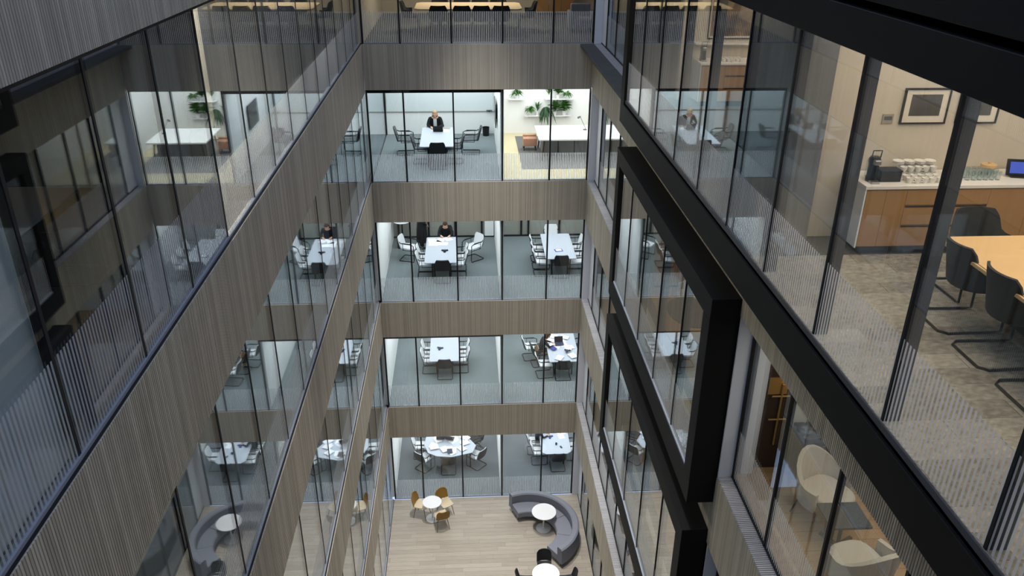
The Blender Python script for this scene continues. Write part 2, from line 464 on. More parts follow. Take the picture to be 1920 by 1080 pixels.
while y > -21.5:
    for i in range(8):
        x = 5.23+(r % 3)*.33+i*1.0; x0_ = max(x, 6.07); x1_ = x+1.0
        if x1_ < 12: put('carpet_tile', me, f4, ((x0_+x1_)/2, y, 15.988)).scale.x = x1_-x0_
    y -= .25; r += 1

# partitions in the far block
for k in range(5):
    z = k*H; zc = z+HB
    if k == 4: continue
    struct('wall_partition', f'white partition between the two far meeting rooms on the {storey[k]}', MB().box(3.83, 3.93, .2, 5.4, z, zc), M['white'])
    if k != 3:
        struct('wall_side', f'white left wall of the far meeting room on the {storey[k]}', MB().box(-.12, .02, .16, 6, z, zc), M['white'])
    struct('wall_side', f'right wall of the far meeting room on the {storey[k]}', MB().box(7.6, 7.7, .14, 7.5, z, zc), M['white'])
# fourth floor boardroom
struct('wall_rear', 'beige rear wall of the top boardroom', MB().box(-.2, 7.7, 6.4, 6.5, 16, 18.67), M['beige'])
struct('wall_side', 'left wall of the top boardroom', MB().box(-.12, .02, .16, 6.4, 16, 18.67), M['beige'])
struct('wall_side', 'right wall of the top boardroom', MB().box(7.6, 7.7, .14, 6.4, 16, 18.67), M['beige'])
# third floor rear wall with whiteboard band and ledge
w3 = struct('wall_rear', 'white rear wall of the bright third floor rooms', MB().box(-6, 7.7, 5.4, 5.5, 12, 14.67), M['white'])
MB().box(.05, 3.80, 5.375, 5.398, 12.82, 14.6).build('whiteboard', M['board'], w3)
MB().box(-.0, 3.83, 5.37, 5.40, 12.785, 12.80).build('ledge', M['grey_plate'], w3)
# glazed side screen of the third floor left room
sc = struct('window_30', 'frameless glass side screen of the bright third floor room')
MB().box(-.02, .0, .2, 5.3, 12.0, 14.67).build('pane', M['glass'], sc)
MB().box(-.07, .03, 5.28, 5.38, 12, 14.67).build('post', M['mull'], sc)
MB().box(-.03, .01, .2, 5.28, 12.0, 12.02).build('floor_rail', M['mull'], sc)
# second floor rear wall: grey panels between black posts
w2 = struct('wall_rear', 'grey panelled rear wall of the second floor rooms', MB().box(-.1, 7.7, 5.42, 5.52, 8, 10.67), M['greige'])
MB().box(0, 7.6, 5.38, 5.418, 8, 8.06).build('skirting', M['mull'], w2)
for x in (.22, 1.35, 2.35, 3.35, 4.1, 4.85, 5.12, 6.3):
    MB().box(x-.035, x+.035, 5.36, 5.418, 8.06, 10.67).build('post', M['mull'], w2)
MB().box(3.46, 3.80, 5.34, 5.416, 8.06, 10.6).build('panel', M['white'], w2)
for k in (0, 1):
    struct('wall_rear', f'white rear wall of the {storey[k]} far rooms', MB().box(-.1, 7.7, 5.42, 5.52, k*H, k*H+HEAD), M['white'])
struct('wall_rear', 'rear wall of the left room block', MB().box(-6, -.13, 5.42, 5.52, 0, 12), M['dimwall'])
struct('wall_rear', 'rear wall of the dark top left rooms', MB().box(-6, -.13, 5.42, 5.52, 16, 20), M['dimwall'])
for k in (1, 2, 4):
    struct('wall_cross', f'cross wall in the left room block on the {storey[k]}', MB().box(-6, -.3, -.1, 0, k*H, k*H+HEAD), M['greige'])
struct('wall_inner', 'inner wall of the left room block', MB().box(-4.1, -4.0, YN, -1.5, 0, 14.67), M['greige'])
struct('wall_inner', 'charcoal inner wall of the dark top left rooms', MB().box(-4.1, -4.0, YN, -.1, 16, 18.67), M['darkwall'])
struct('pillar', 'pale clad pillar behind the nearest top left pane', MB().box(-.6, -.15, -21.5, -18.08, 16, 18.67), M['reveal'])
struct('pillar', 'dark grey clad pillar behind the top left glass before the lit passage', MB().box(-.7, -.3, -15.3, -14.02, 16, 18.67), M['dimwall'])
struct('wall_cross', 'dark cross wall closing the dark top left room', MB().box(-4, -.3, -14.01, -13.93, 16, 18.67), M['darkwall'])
struct('wall_inner', 'beige wall of the lit passage behind the top left glass', MB().box(-1.75, -1.65, -13.93, -.1, 16, 18.67), M['beige'])
struct('pillar', 'blue grey clad pillar behind the top right glass between the two coffee counters', MB().box(6.27, 6.7, -14.75, -13.40, 16, 18.6), M['dimwall'])

# ------------------------------------------------------------------ windows
def pane_mesh(wd, ht):
    m = MB()
    m.mi = 1
    m.box(0, wd, 0, .02, 0, ht)
    for i in range(len(m.f)):
        if all(abs(m.v[j][1]) < 1e-6 for j in m.f[i]): m.m[i] = 0
    return m.mesh('pane', [M['fritglass'], M['glass']])
PANE = {}
def pane(wd, ht):
    k = (round(wd, 3), round(ht, 3))
    if k not in PANE: PANE[k] = pane_mesh(wd, ht)
    return PANE[k]
wn = 0
def window(label):
    global wn
    wn += 1
    return struct(f'window_{wn}', label)
BX = (0.0, 1.05, 2.47, 3.88, 5.29, W)
for k in range(5):
    z = k*H
    o = window(f'far glass front of the {storey[k]} with black mullions and striped lower panes')
    for i in range(5):
        put('pane', pane(BX[i+1]-BX[i]-.02, HB-.04), o, (BX[i]+.01, .05, z+.03))
    for i, x in enumerate(BX):
        if i == 0: x += .02
        if i == 5: x -= .02
        MB().box(x-.022, x+.022, .02, .12, z, z+HB).build('mullion', M['mull'], o)
    MB().box(0, W, .03, .11, z-.0, z+.03).build('sill_rail', M['rail'], o)
    MB().box(0, W, .03, .11, z+HB-.012, z+HB).build('head_rail', M['mull'], o)
    if k in (1, 3): MB().box(.03, BX[3]-.03, .075, .13, z+HB-.10, z+HB-.012).build('blind_box', M['mull'], o)
mul = MB().box(-.02, .02, 0, .07, 0, HEAD).mesh('mullion', M['mull'])
for k in range(5):
    z = k*H
    o = window(f'long left glass front of the {storey[k]} with slim black joints')
    for i in range(19):
        # local x runs along -y; the striped face (local y=0) looks into the atrium (+x)
        p = put('pane', pane(1.4-.012, HEAD-.04), o, (-.06, -1.4*(i+1)+.006, z+.03), PI/2)
        q = put('mullion', mul, o, (-.055, -1.4*(i+1), z), PI/2)
    if k == 4:
        for i in range(10, 2, -1): MB().box(-.42, -.128, -1.4*i-.03, -1.4*i+.03, z, z+HEAD-.04).build('mullion_fin', M['mull'], o)
    MB().box(-.085, -.04, YN, 0, z, z+.035).build('sill_rail', M['rail'], o)
    MB().box(-.040, -.022, YN, 0, z-.02, z+.004).build('sill_edge', M['mull'], o)
    MB().box(-.10, -.04, YN, 0, z+HEAD-.04, z+HEAD).build('head_rail', M['mull'], o)
def right_flush(k, y_far, y_near, label, pillar_far=True):
    z = k*H; o = window(label)
    MB().box(W, GX+.02, y_far-.0, y_far+.03, z, z+HEAD).build('jamb', M['reveal'], o)
    y = y_far-.02
    if pillar_far:
        MB().box(GX-.005, GX+.2, y_far-.75, y_far-.01, z, z+HEAD).build('pillar_panel', M['reveal'], o)
        y = y_far-.76
    ys = [y]
    while y-1.4 > y_near+.2: y -= 1.4; ys.append(y)
    ys.append(y_near)
    for a, b in zip(ys[:-1], ys[1:]):
        wd = a-b-.012
        put('pane', pane(wd, HEAD-.04), o, (GX, a-.006, z+.03), -PI/2)
        MB().box(GX-.02, GX+.05, a-.02, a+.02, z, z+HEAD).build('mullion', M['mull'], o)
    MB().box(GX-.02, GX+.04, y_near, y_far, z, z+.03).build('sill_rail', M['mull'], o)
    MB().box(GX-.02, GX+.04, y_near, y_far, z+HEAD-.04, z+HEAD).build('head_rail', M['mull'], o)
for k in range(5):
    if k in (2, 3, 4):
        right_flush(k, -.04, -6.6, f'recessed far right glazing of the {storey[k]} between the corner and the black box')
    else:
        right_flush(k, -.04, YN, f'recessed right glazing of the {storey[k]}')
right_flush(3, -13.82, YN, 'recessed glazing of the lounge below the black framed boardroom', False)
right_flush(2, -13.82, YN, 'recessed right glazing of the second floor nearer than the black box', False)
BXF = 6.03         # outer face of the projecting black boxes
def box_window(k, y_far, y_near, label, near_cheek=True):
    z = k*H; o = window(label)
    T, B = z+2.93, z-(.51 if k < 5 else 1.0)  # topmost base reaches lower, its black standing in for shade on the slats
    iT, iB, iF, iN = z+2.60, z-.10, y_far-.34, (y_near+.32 if near_cheek else y_near)
    X1 = W-.001
    MB().box(BXF, X1 if k < 5 else W, y_near, y_far, iT, T).build('frame_head', M['black'], o, bevel=.006, seg=1)
    MB().box(BXF, X1, y_near, y_far, B, iB).build('frame_base', M['black'], o, bevel=.006, seg=1)
    MB().box(BXF, X1+.3, iF, y_far, iB, iT).build('frame_stile', M['black'], o, bevel=.006, seg=1)
    if near_cheek: MB().box(BXF, X1+.3, y_near, iN, iB, iT).build('frame_stile', M['black'], o, bevel=.006, seg=1)
    ys = [iF]+[y for y in [-8.14-1.41*i for i in range(14)] if iF-.3 > y > iN+.3]+[iN]
    gx = BXF+.055
    for i, (a, b) in enumerate(zip(ys[:-1], ys[1:])):
        put('pane', pane(a-b-.012, iT-iB-.04), o, (gx, a-.006, iB+.03), -PI/2)
        if i:
            MB().box(gx-.012, gx+.03, a-.014, a+.014, iB, iT).build('mullion', M['mull'], o)
            MB().box(gx+.031, gx+.125, a-.018, a+.018, iB+.02, iT).build('mullion_fin', M['fin'], o)
    MB().box(BXF+.03, gx+.045, iN, iF, iB, iB+.03).build('sill_rail', M['rail'], o)
    return o
box_window(4, -6.55, YN, 'longest projecting black framed glass box, topmost and nearest, showing the boardroom', False)
box_window(3, -6.55, -13.77, 'middle projecting black framed glass box on the third floor')
box_window(2, -6.55, -13.74, 'lowest projecting black framed glass box on the second floor')
box_window(5, -6.55, YN, 'underside of the black framed box above the boardroom, deepened over shaded slats', False)

# ------------------------------------------------------------------ right block interiors
struct('wall_cross', 'warm white wall behind the coffee counter of the boardroom', MB().box(6.86, 12, -14.2, -14.05, 16, 18.67), M['beige'])
struct('wall_cross', 'warm white wall behind the farther coffee counter', MB().box(7.1, 12, -6.9, -6.75, 16, 18.67), M['beige'])
struct('wall_inner', 'beige inner wall of the passage between the two coffee rooms', MB().box(9.9, 10.0, -14.05, -6.9, 16, 18.67), M['beige'])
struct('wall_cross', 'beige cross wall of the passage beside the boardroom', MB().box(7.0, 9.9, -12.4, -12.3, 16, 18.67), M['beige'])
struct('wall_cross', 'pale cross wall of the third floor lounge', MB().box(W+.25, 12, -13.55, -13.45, 12, 14.67), M['cream'])
struct('wall_cross', 'pale cross wall of the second floor right rooms', MB().box(W+.25, 12, -13.55, -13.45, 8, 10.67), M['cream'])
for k in (2, 3):
    struct('wall_cross', f'pale cross wall at the far end of the black box on the {storey[k]}', MB().box(W+.4, 12, -6.75, -6.65, k*H, k*H+HEAD), M['cream'])
    struct('wall_inner', f'inner wall of the right rooms on the {storey[k]}', MB().box(10.4, 10.5, YN, -.1, k*H, k*H+HEAD), M['cream'])
struct('wall_inner', 'inner wall of the right rooms on the first floor', MB().box(10.4, 10.5, YN, -.1, 4, 6.67), M['cream'])
struct('wall_inner', 'inner wall of the right rooms on the ground floor', MB().box(8.4, 8.5, YN, -.1, 0, 2.67), M['cream'])
for k in range(5):
    struct('wall_cross', f'end wall of the right block on the {storey[k]}', MB().box(W+.25, 12, -.12, -.02, k*H, k*H+HEAD), M['cream'])
# ------------------------------------------------------------------ furniture builders
def sled_chair(label, front, seatm, rear, loc, rz, group):
    """cantilever chair: sled tube frame with arms; the sitter looks along local +y"""
    t = thing('sled_chair', label, 'chair', loc, rz, group)
    for s_ in (-1, 1):
        pass
    f = MB()
    path = [(-.24,-.27,.72), (-.27,-.22,.68), (-.27,.18,.66), (-.27,.25,.62), (-.27,.27,.10), (-.27,.25,.015), (-.27,-.26,.015), (-.24,-.30,.015),
            (.24,-.30,.015), (.27,-.26,.015), (.27,.25,.015), (.27,.27,.10), (.27,.25,.62), (.27,.18,.66), (.27,-.22,.68), (.24,-.27,.72)]
    f.tube(path, .0155, 6)
    f.build('frame', M['tube'], t, True)
    c = MB().tube([(-.27,.1,.43), (.27,.1,.43)], .011, 6).tube([(-.27,-.14,.43), (-.27,-.14,.675)], .009, 6).tube([(.27,-.14,.43), (.27,-.14,.675)], .009, 6)
    c.tube([(-.27,-.14,.43), (.27,-.14,.43)], .011, 6).tube([(-.27,-.14,.43), (-.27,.265,.43)], .009, 6).tube([(.27,-.14,.43), (.27,.265,.43)], .009, 6)
    c.build('seat_bracket', M['tube'], t, True)
    rows = [[(x*(1-.12*max(0, (v-.6)/.4)), -.22+.47*v, .455+.012*math.cos(v*PI)+.02*(x/.24)**2) for x in (-.24,-.16,-.08,0,.08,.16,.24)] for v in (0,.2,.4,.6,.8,.92,1)]
    MB().grid(rows, .04).build('seat', seatm, t, True)
    def back(off):
        rows = []
        for v in (0, .15, .3, .5, .7, .85, .95, 1):
            wdt = .245*(1-.22*max(0, (v-.7)/.3)**2)*(1-.1*max(0, (.2-v)/.2))
            rows.append([(x*wdt, -.225-.11*v-off-.03*(1-x*x), .46+.42*v) for x in (-1,-.66,-.33,0,.33,.66,1)])
        return rows
    MB().grid(back(0), .022).build('backrest', front, t, True)
    if rear: MB().grid(back(.024), .02).build('back_shell', rear, t, True)
    for s_ in (-1, 1):
        MB().cbox((s_*.27, -.02, .686), (.04, .32, .02)).build('armrest', M['ch_black'], t, bevel=.006)
    return t
def shell_chair(label, shellm, loc, rz, group):
    t = thing('shell_chair', label, 'chair', loc, rz, group)
    rows = []
    n = 21
    for v in (0, .2, .4, .55, .7, .85, 1):
        row = []
        for i in range(n):
            a = PI*(-.06+1.12*i/(n-1))           # wraps from one arm round the back to the other
            q_ = max(0, min(1, (math.sin(a)-.42)/.33)); hh = .44+v*(.20+.22*q_*q_*(3-2*q_))
            rr = .20+.075*v
            row.append((rr*1.12*math.cos(a), -rr*1.05*math.sin(a)*1.05+.02, hh))
        rows.append(row)
    MB().grid(rows, .025).build('shell', shellm, t, True)
    sp = [(.235*math.cos(2*PI*i/20), .01+(.25 if math.sin(2*PI*i/20) > 0 else .21)*math.sin(2*PI*i/20)) for i in range(20)]
    MB().prism(sp, .41, .46).build('seat', shellm, t, bevel=.012)
    MB().tube([(.05,.05,.42), (.22,.22,.40), (.25,.25,.30), (.25,.26,.02), (.25,.2,.013), (.26,-.26,.013), (.2,-.33,.013), (-.2,-.33,.013), (-.26,-.26,.013), (-.25,.2,.013),
               (-.25,.26,.02), (-.25,.25,.30), (-.22,.22,.40), (-.05,.05,.42)], .0125, 8).build('frame', M['tube'], t, True)
    return t
def cafe_chair(label, backm, seatm, legm, loc, rz, group):
    t = thing('cafe_chair', label, 'chair', loc, rz, group); t.scale = (1.12, 1.12, 1.08)
    rows = []
    for v in (0, .15, .35, .55, .75, .9, 1):
        wd = .21*(1-.35*max(0, (v-.65)/.35)**2)
        rows.append([(x*wd, -.19-.09*v-.05*(1-x*x)+.02, .47+.36*v) for x in (-1,-.6,-.25,.25,.6,1)])
    MB().grid(rows, .02).build('backrest', backm, t, True)
    rows = [[(x*(.21-.03*v), -.19+.41*v, .455+.02*x*x-.02*math.sin(v*PI)+(-.02*max(0, v-.8)/.2)) for x in (-1,-.6,-.2,.2,.6,1)] for v in (0,.2,.4,.6,.8,1)]
    MB().grid(rows, .022).build('seat', seatm, t, True)
    for sx in (-1, 1):
        for sy in (-1, 1):
            MB().tube([(sx*.14, sy*.13, .44), (sx*.2, sy*.21+.0, 0.0)], .013, 8, r2=.009).build('leg', legm, t, True)
    return t
def lounge_chair(label, loc, rz, group):
    t = thing('lounge_armchair', label, 'armchair', loc, rz, group)
    rows = []; n = 17
    for v in (0, .12, .3, .5, .7, .88, 1):
        row = []
        for i in range(n):
            a = PI*(-.1+1.2*i/(n-1)); sn = max(0, math.sin(a))
            hh = .30+v*(.26+.30*sn**2.2)
            rr = .30+.07*v*sn
            row.append((rr*1.1*math.cos(a), .05-rr*1.05*math.sin(a), hh))
        rows.append(row)
    MB().grid(rows, .055).build('shell', M['uphol'], t, True)
    sp = [(.27*math.copysign(abs(math.cos(q))**.7, math.cos(q)), .05+.30*math.copysign(abs(math.sin(q))**.7, math.sin(q))) for q in [2*PI*i/24 for i in range(24)]]
    MB().prism(sp, .30, .45).build('seat_cushion', M['uphol'], t, bevel=.04, seg=3)
    for sx in (-1, 1):
        for sy in (-1, 1):
            MB().tube([(sx*.2, .05+sy*.2, .31), (sx*.27, .05+sy*.27, 0)], .018, 8, r2=.01).build('leg', M['walnut'], t, True)
    return t
def pedestal_table(label, loc, r, h=.74, base=.2, group=None, high=False):
    t = thing('round_table', label, 'table', loc, 0, group)
    MB().lathe([(0.001, h-.03), (r-.02, h-.03), (r, h-.012), (r-.004, h), (.001, h)], 40).build('tabletop', M['gloss_white'], t, True)
    MB().lathe([(.03, h-.03), (.028, .1), (.04, .03)], 16).build('stem', M['gloss_white'] if not high else M['tube'], t, True)
    MB().lathe([(.04, .05), (.09, .03), (base, .012), (base, 0), (.001, 0)], 32).build('base', M['gloss_white'] if not high else M['tube'], t, True)
    return t
def office_table(label, x0, x1, y0, y1, z, top, h=.74, poly=None, leg='tube', group=None):
    cx, cy = (x0+x1)/2, (y0+y1)/2
    t = thing('meeting_table', label, 'table', (cx, cy, z), 0, group)
    a, b = (x1-x0)/2, (y1-y0)/2
    if poly: pl = [(x-cx, y-cy) for x, y in poly]
    else:
        rc = .05; pl = []
        for sx, sy, q0 in ((1,1,0), (-1,1,PI/2), (-1,-1,PI), (1,-1,1.5*PI)):
            for q in (0, PI/4, PI/2): pl.append((sx*(a-rc)+rc*math.cos(q0+q), sy*(b-rc)+rc*math.sin(q0+q)))
    MB().prism(pl, h-.03, h).build('tabletop', M[top], t, bevel=.004, seg=1)
    for sx in (-1, 1):
        for sy in (-1, 1):
            MB().cbox((sx*(a-.25), sy*(b-.35), (h-.03)/2), (.05, .05, h-.03)).build('leg', M[leg], t)
    for sy in (-1, 1): MB().cbox((0, sy*(b-.35), h-.06), (2*a-.5, .04, .05)).build('cross_rail', M[leg], t)
    return t

# ---- people: one skinned body, remeshed to one surface
def person(label, loc, rz, joints, pose, hair_m, hair_long, jacket, shirt=None, trousers='cloth_black', extra=None):
    J = {k: Vector(v) for k, v in joints.items()}
    rad = dict(pelvis=(.15,.12), waist=(.13,.10), chest=(.16,.115), neck0=(.075,.07), neck1=(.05,.052), hip=(.095,.095), knee=(.062,.062), ankle=(.042,.045), heel=(.04,.042), toe=(.032,.022),
               sho=(.07,.068), elb=(.045,.045), wri=(.032,.027), palm=(.038,.022))
    V = []; E = []; R = []
    def add(p, r): V.append(p); R.append(r); return len(V)-1
    i0 = add(J['pelvis'], rad['pelvis']); i1 = add((J['pelvis']+J['chest'])/2, rad['waist']); i2 = add(J['chest'], rad['chest'])
    i3 = add(J['neck'], rad['neck0']); i4 = add(J['neck']+(J['head']-J['neck'])*.55, rad['neck1']); E += [(i0,i1),(i1,i2),(i2,i3),(i3,i4)]
    for s in 'LR':
        h = add(J['hip'+s], rad['hip']); k = add(J['knee'+s], rad['knee']); a = add(J['ank'+s], rad['ankle']); to = add(J['toe'+s], rad['toe'])
        E += [(i0,h),(h,k),(k,a),(a,to)]
        sh = add(J['sho'+s], rad['sho']); e = add(J['elb'+s], rad['elb']); wv = add(J['wri'+s], rad['wri'])
        d = (J['wri'+s]-J['elb'+s]).normalized(); pm = add(J['wri'+s]+d*.06, rad['palm']); E += [(i2,sh),(sh,e),(e,wv),(wv,pm)]
    me = bpy.data.meshes.new('body'); me.from_pydata([tuple(v) for v in V], E, [])
    bm = bmesh.new(); bm.from_mesh(me); ly = bm.verts.layers.skin.verify()
    for v, r in zip(bm.verts, R): v[ly].radius = r
    bm.verts.ensure_lookup_table(); bm.verts[0][ly].use_root = True
    bm.to_mesh(me); bm.free()
    tmp = bpy.data.objects.new('tmp', me); C.objects.link(tmp)
    tmp.modifiers.new('skin', 'SKIN'); sb = tmp.modifiers.new('sub', 'SUBSURF'); sb.levels = 2; sb.render_levels = 2
    bpy.context.view_layer.update(); dg = bpy.context.evaluated_depsgraph_get()
    body = bpy.data.meshes.new_from_object(tmp.evaluated_get(dg)); bpy.data.objects.remove(tmp)
    bm = bmesh.new(); bm.from_mesh(body)
    # head, nose, ears, fingers are grown into the same surface
    hd = J['head']; fwd = J['face'].normalized(); up = (hd-J['neck']).normalized(); up = (up-fwd*up.dot(fwd)).normalized(); side = fwd.cross(up)
    HM = Matrix((side, fwd, up)).transposed()
    def ball(c, sc, seg=20):
        r_ = bmesh.ops.create_uvsphere(bm, u_segments=seg, v_segments=seg//2+2, radius=1)
        for v in r_['verts']:
            p = v.co; q = Vector((p.x*sc[0], p.y*sc[1], p.z*sc[2]))
            if seg == 24 and p.z < 0: q.x *= 1-.28*p.z*p.z; q.y *= 1-.1*p.z*p.z
            v.co = hd+HM@(Vector(c)+q)
    ball((0, .0, .01), (.076, .098, .12), 24)
    ball((0, .098, -.02), (.014, .02, .022), 10); ball((0, .075, -.085), (.035, .025, .025), 12)
    for s in (-1, 1): ball((s*.077, -.005, -.01), (.012, .022, .034), 10)
    for s in 'LR':
        d = (J['wri'+s]-J['elb'+s]).normalized(); p0 = J['wri'+s]+d*.07
        dn = Vector((0,0,-1)); acr = d.cross(dn).normalized(); dn = acr.cross(d)*1.0
        if dn.z > 0: dn = -dn
        sg = 1 if s == 'L' else -1
        fl = []
        for q, ln in ((-.030,.055), (-.010,.068), (.010,.064), (.030,.048)):
            b0 = p0+acr*q; fl.append([b0-d*.02, b0+d*ln*.45+dn*.004, b0+d*ln*.8+dn*.016, b0+d*ln*.98+dn*.034])
        th = J['wri'+s]+d*.035; fl.append([th, th-acr*.035*sg+d*.015+dn*.008, th-acr*.045*sg+d*.05+dn*.014])
        for pl in fl:
            mb = MB().tube(pl, .009, 6, r2=.007); vs = [bm.verts.new(v) for v in mb.v]
            for f in mb.f: bm.faces.new([vs[i] for i in f])
    m2 = bpy.data.meshes.new('body'); bm.to_mesh(m2); bm.free()
    tmp = bpy.data.objects.new('tmp', m2); C.objects.link(tmp)
    rm = tmp.modifiers.new('r', 'REMESH'); rm.mode = 'VOXEL'; rm.voxel_size = .0085; rm.adaptivity = 0
    sm = tmp.modifiers.new('s', 'SMOOTH'); sm.factor = .4; sm.iterations = 2
    bpy.context.view_layer.update(); dg = bpy.context.evaluated_depsgraph_get()
    fin = bpy.data.meshes.new_from_object(tmp.evaluated_get(dg)); bpy.data.objects.remove(tmp); fin.name = 'body'
    mats = [M[jacket], M[shirt or jacket], M[trousers], M['skin'], M['eye'], M['lip'], M['ch_black']]
    fin.materials.clear()
    for m_ in mats: fin.materials.append(m_)
    HI = HM.inverted()
    for p in fin.polygons:
        c = p.center; h = HI@(c-hd); idx = 0
        if h.z > -.15 and h.length < .165:
            idx = 3
            if h.y > .07:
                if abs(abs(h.x)-.032) < .012 and abs(h.z-.012) < .009: idx = 4
                elif abs(h.x) < .024 and abs(h.z+.062) < .008: idx = 5
        else:
            for s in 'LR':
                wv = J['wri'+s]; d = (wv-J['elb'+s]).normalized()
                if (c-wv).dot(d) > 0 and (c-wv).length < .2: idx = 3
                if (c-J['ank'+s]).length < .09 or (c-J['toe'+s]).length < .1: idx = 6
            if idx == 0:
                if c.z < J['pelvis'].z+.03 and not any((c-J['wri'+s]).length < .25 for s in 'LR'): idx = 2
                cf = c-J['chest']
                if shirt and cf.dot(fwd) > .04 and abs(cf.dot(side)) < .055 and -.28 < cf.z < .16: idx = 1
        p.material_index = idx
    fin.polygons.foreach_set('use_smooth', [True]*len(fin.polygons))
    root = thing('person', label, 'person', loc, rz)
    put('body', fin, root)
    bm = bmesh.new(); r_ = bmesh.ops.create_uvsphere(bm, u_segments=24, v_segments=16, radius=1)
    kill = []
    for v in r_['verts']:
        p = v.co.copy(); ln = hair_long if p.z < -.2 and p.y < .35 else 0
        if p.y > .45 and p.z < .45: kill.append(v)
        v.co = hd+HM@(Vector((p.x*.088*(1+.2*(ln > 0)), -.012+p.y*.105, .022+p.z*(.118+ln))))
    bmesh.ops.delete(bm, geom=kill, context='VERTS')
    hm = bpy.data.meshes.new('hair'); bm.to_mesh(hm); bm.free(); hm.materials.append(M[hair_m])
    hm.polygons.foreach_set('use_smooth', [True]*len(hm.polygons))
    ho = put('hair', hm, root); sd = ho.modifiers.new('thickness', 'SOLIDIFY'); sd.thickness = .012
    return root
def seated(lean=.0, reach=.42, hx=.12, face=(0,1,-.45), tw=0):
    return dict(pelvis=(0,-.02,.53), chest=(tw,.06+lean,.90), neck=(tw,.10+lean*1.4,1.03), head=(tw*1.2,.15+lean*1.7,1.15), face=face,
        hipL=(-.1,.04,.52), hipR=(.1,.04,.52), kneeL=(-.11,.42,.50), kneeR=(.11,.42,.50), ankL=(-.11,.40,.09), ankR=(.11,.40,.09), toeL=(-.12,.54,.035), toeR=(.12,.54,.035),
        shoL=(tw-.18,.07+lean,.98), shoR=(tw+.18,.07+lean,.98), elbL=(tw-.25,.22+lean,.79), elbR=(tw+.25,.22+lean,.79), wriL=(-hx,reach+lean*.5,.785), wriR=(hx,reach+lean*.5,.785))
def standing():
    return dict(pelvis=(0,0,.93), chest=(0,.03,1.30), neck=(0,.04,1.47), head=(0,.08,1.60), face=(0,1,-.3), hipL=(-.09,0,.90), hipR=(.09,0,.90), kneeL=(-.1,.02,.50), kneeR=(.1,.03,.50),
        ankL=(-.1,-.01,.08), ankR=(.11,.0,.08), toeL=(-.12,.13,.03), toeR=(.13,.14,.03), shoL=(-.19,.03,1.40), shoR=(.19,.03,1.40), elbL=(-.30,-.03,1.13), elbR=(.30,-.03,1.13),
        wriL=(-.20,.14,.98), wriR=(.20,.14,.98))

# ---- small things
def sheet(label, x, y, z, rz, sx=.21, sy=.297, group=None, m='paper'):
    o = MB().prism([(-sx/2,-sy/2), (sx/2,-sy/2), (sx/2,sy/2), (-sx/2,sy/2)], 0, .003).build('paper_sheet', M[m], loc=(x, y, z)); o.rotation_euler = (0,0,rz)
    return tag(o, label, 'paper', group)
def laptop(label, x, y, z, rz):
    t = thing('laptop', label, 'laptop', (x, y, z), rz)
    MB().cbox((0, 0, .009), (.32, .22, .016)).build('keyboard_base', M['navy'], t, bevel=.004)
    MB().cbox((0, .15, .11), (.32, .008, .215), (-.35, 0, 0)).build('screen', M['screen'], t, bevel=.003)
    return t
def desk_phone(label, x, y, z, rz, mm='screen'):
    t = thing('conference_phone', label, 'phone', (x, y, z), rz)
    pl = []
    for i in range(30):
        a = 2*PI*i/30; r = .09+.045*math.cos(3*a); pl.append((r*math.cos(a), r*math.sin(a)))
    MB().prism(pl, 0, .035).build('body', M[mm], t, bevel=.01)
    MB().lathe([(.05, .035), (.045, .05), (.001, .052)], 20).build('speaker', M['navy'], t, True)
    return t
def waste_bin(label, x, y, z):
    t = thing('waste_bin', label, 'bin', (x, y, z))
    MB().lathe([(.001,.01), (.11,.0), (.125,.30), (.118,.30), (.105,.02)], 24).build('body', M['bin'], t, True)
    MB().tube([(.124*math.cos(2*PI*i/24), .124*math.sin(2*PI*i/24), .30) for i in range(24)], .006, 6, closed=True).build('rim', M['tube'], t, True)
    return t

# ================================================================== FAR BLOCK ROOMS
# ---- fourth floor boardroom (warm)
RM4 = 'long maple table in the top boardroom'
t = thing('meeting_table', 'long maple boardroom table cropped by the top of the frame', 'table', (2.96, 2.25, 16))
MB().prism([(-1.57,-.65), (-1.45,-.82), (1.45,-.82), (1.57,-.65), (1.57,.65), (1.45,.82), (-1.45,.82), (-1.57,.65)], .70, .74).build('tabletop', M['maple_pale'], t, bevel=.006)
for sx in (-1, 1): MB().box(sx*.85-.06, sx*.85+.06, -.5, .5, 0, .70).build('leg', M['tube'], t)
g4 = 'black shell chairs of the top boardroom'
names4 = ['first', 'second', 'third', 'fourth']
xs4 = (2.09, 2.77, 3.33, 3.90)
base4 = None
for i, x in enumerate(xs4):
    lb = f'black shell chair, {names4[i]} from the left along the near side of the top boardroom table'
    if base4 is None: base4 = shell_chair(lb, M['ch_black'], (x, 1.42, 16), 0, g4)
    else: dup(base4, (x, 1.42, 16), 0, lb, g4)
for i, x in enumerate(xs4):
    dup(base4, (x, 3.12, 16), PI, f'black shell chair, {names4[i]} from the left along the far side of the top boardroom table', g4)
dup(base4, (1.2, 2.3, 16), -PI/2, 'black shell chair at the left end of the top boardroom table', g4)
dup(base4, (4.75, 2.3, 16), PI/2, 'black shell chair at the right end of the top boardroom table', g4)
t = thing('credenza', 'beige credenza along the rear wall of the top boardroom', 'cabinet', (5.95, 6.1, 16))
MB().box(-.65, .65, -.25, .25, .08, .84).build('body', M['beige'], t); MB().box(-.6, .6, -.2, .2, 0, .08).build('plinth', M['mull'], t)
for i in range(3): MB().box(-.63+.425*i, -.22+.425*i, -.268, -.251, .11, .81).build('door', M['veneer'], t)
MB().box(-.67, .67, -.28, .27, .84, .87).build('worktop', M['worktop'], t)
t = thing('club_armchair', 'blue-grey boxy armchair at the right end of the top boardroom', 'armchair', (6.36, 2.2, 16), .0)
MB().box(-.3, .3, -.3, .3, .12, .42).build('seat', M['sofa'], t, bevel=.04); MB().box(-.3, .3, .2, .34, .3, .78).build('backrest', M['sofa'], t, bevel=.04)
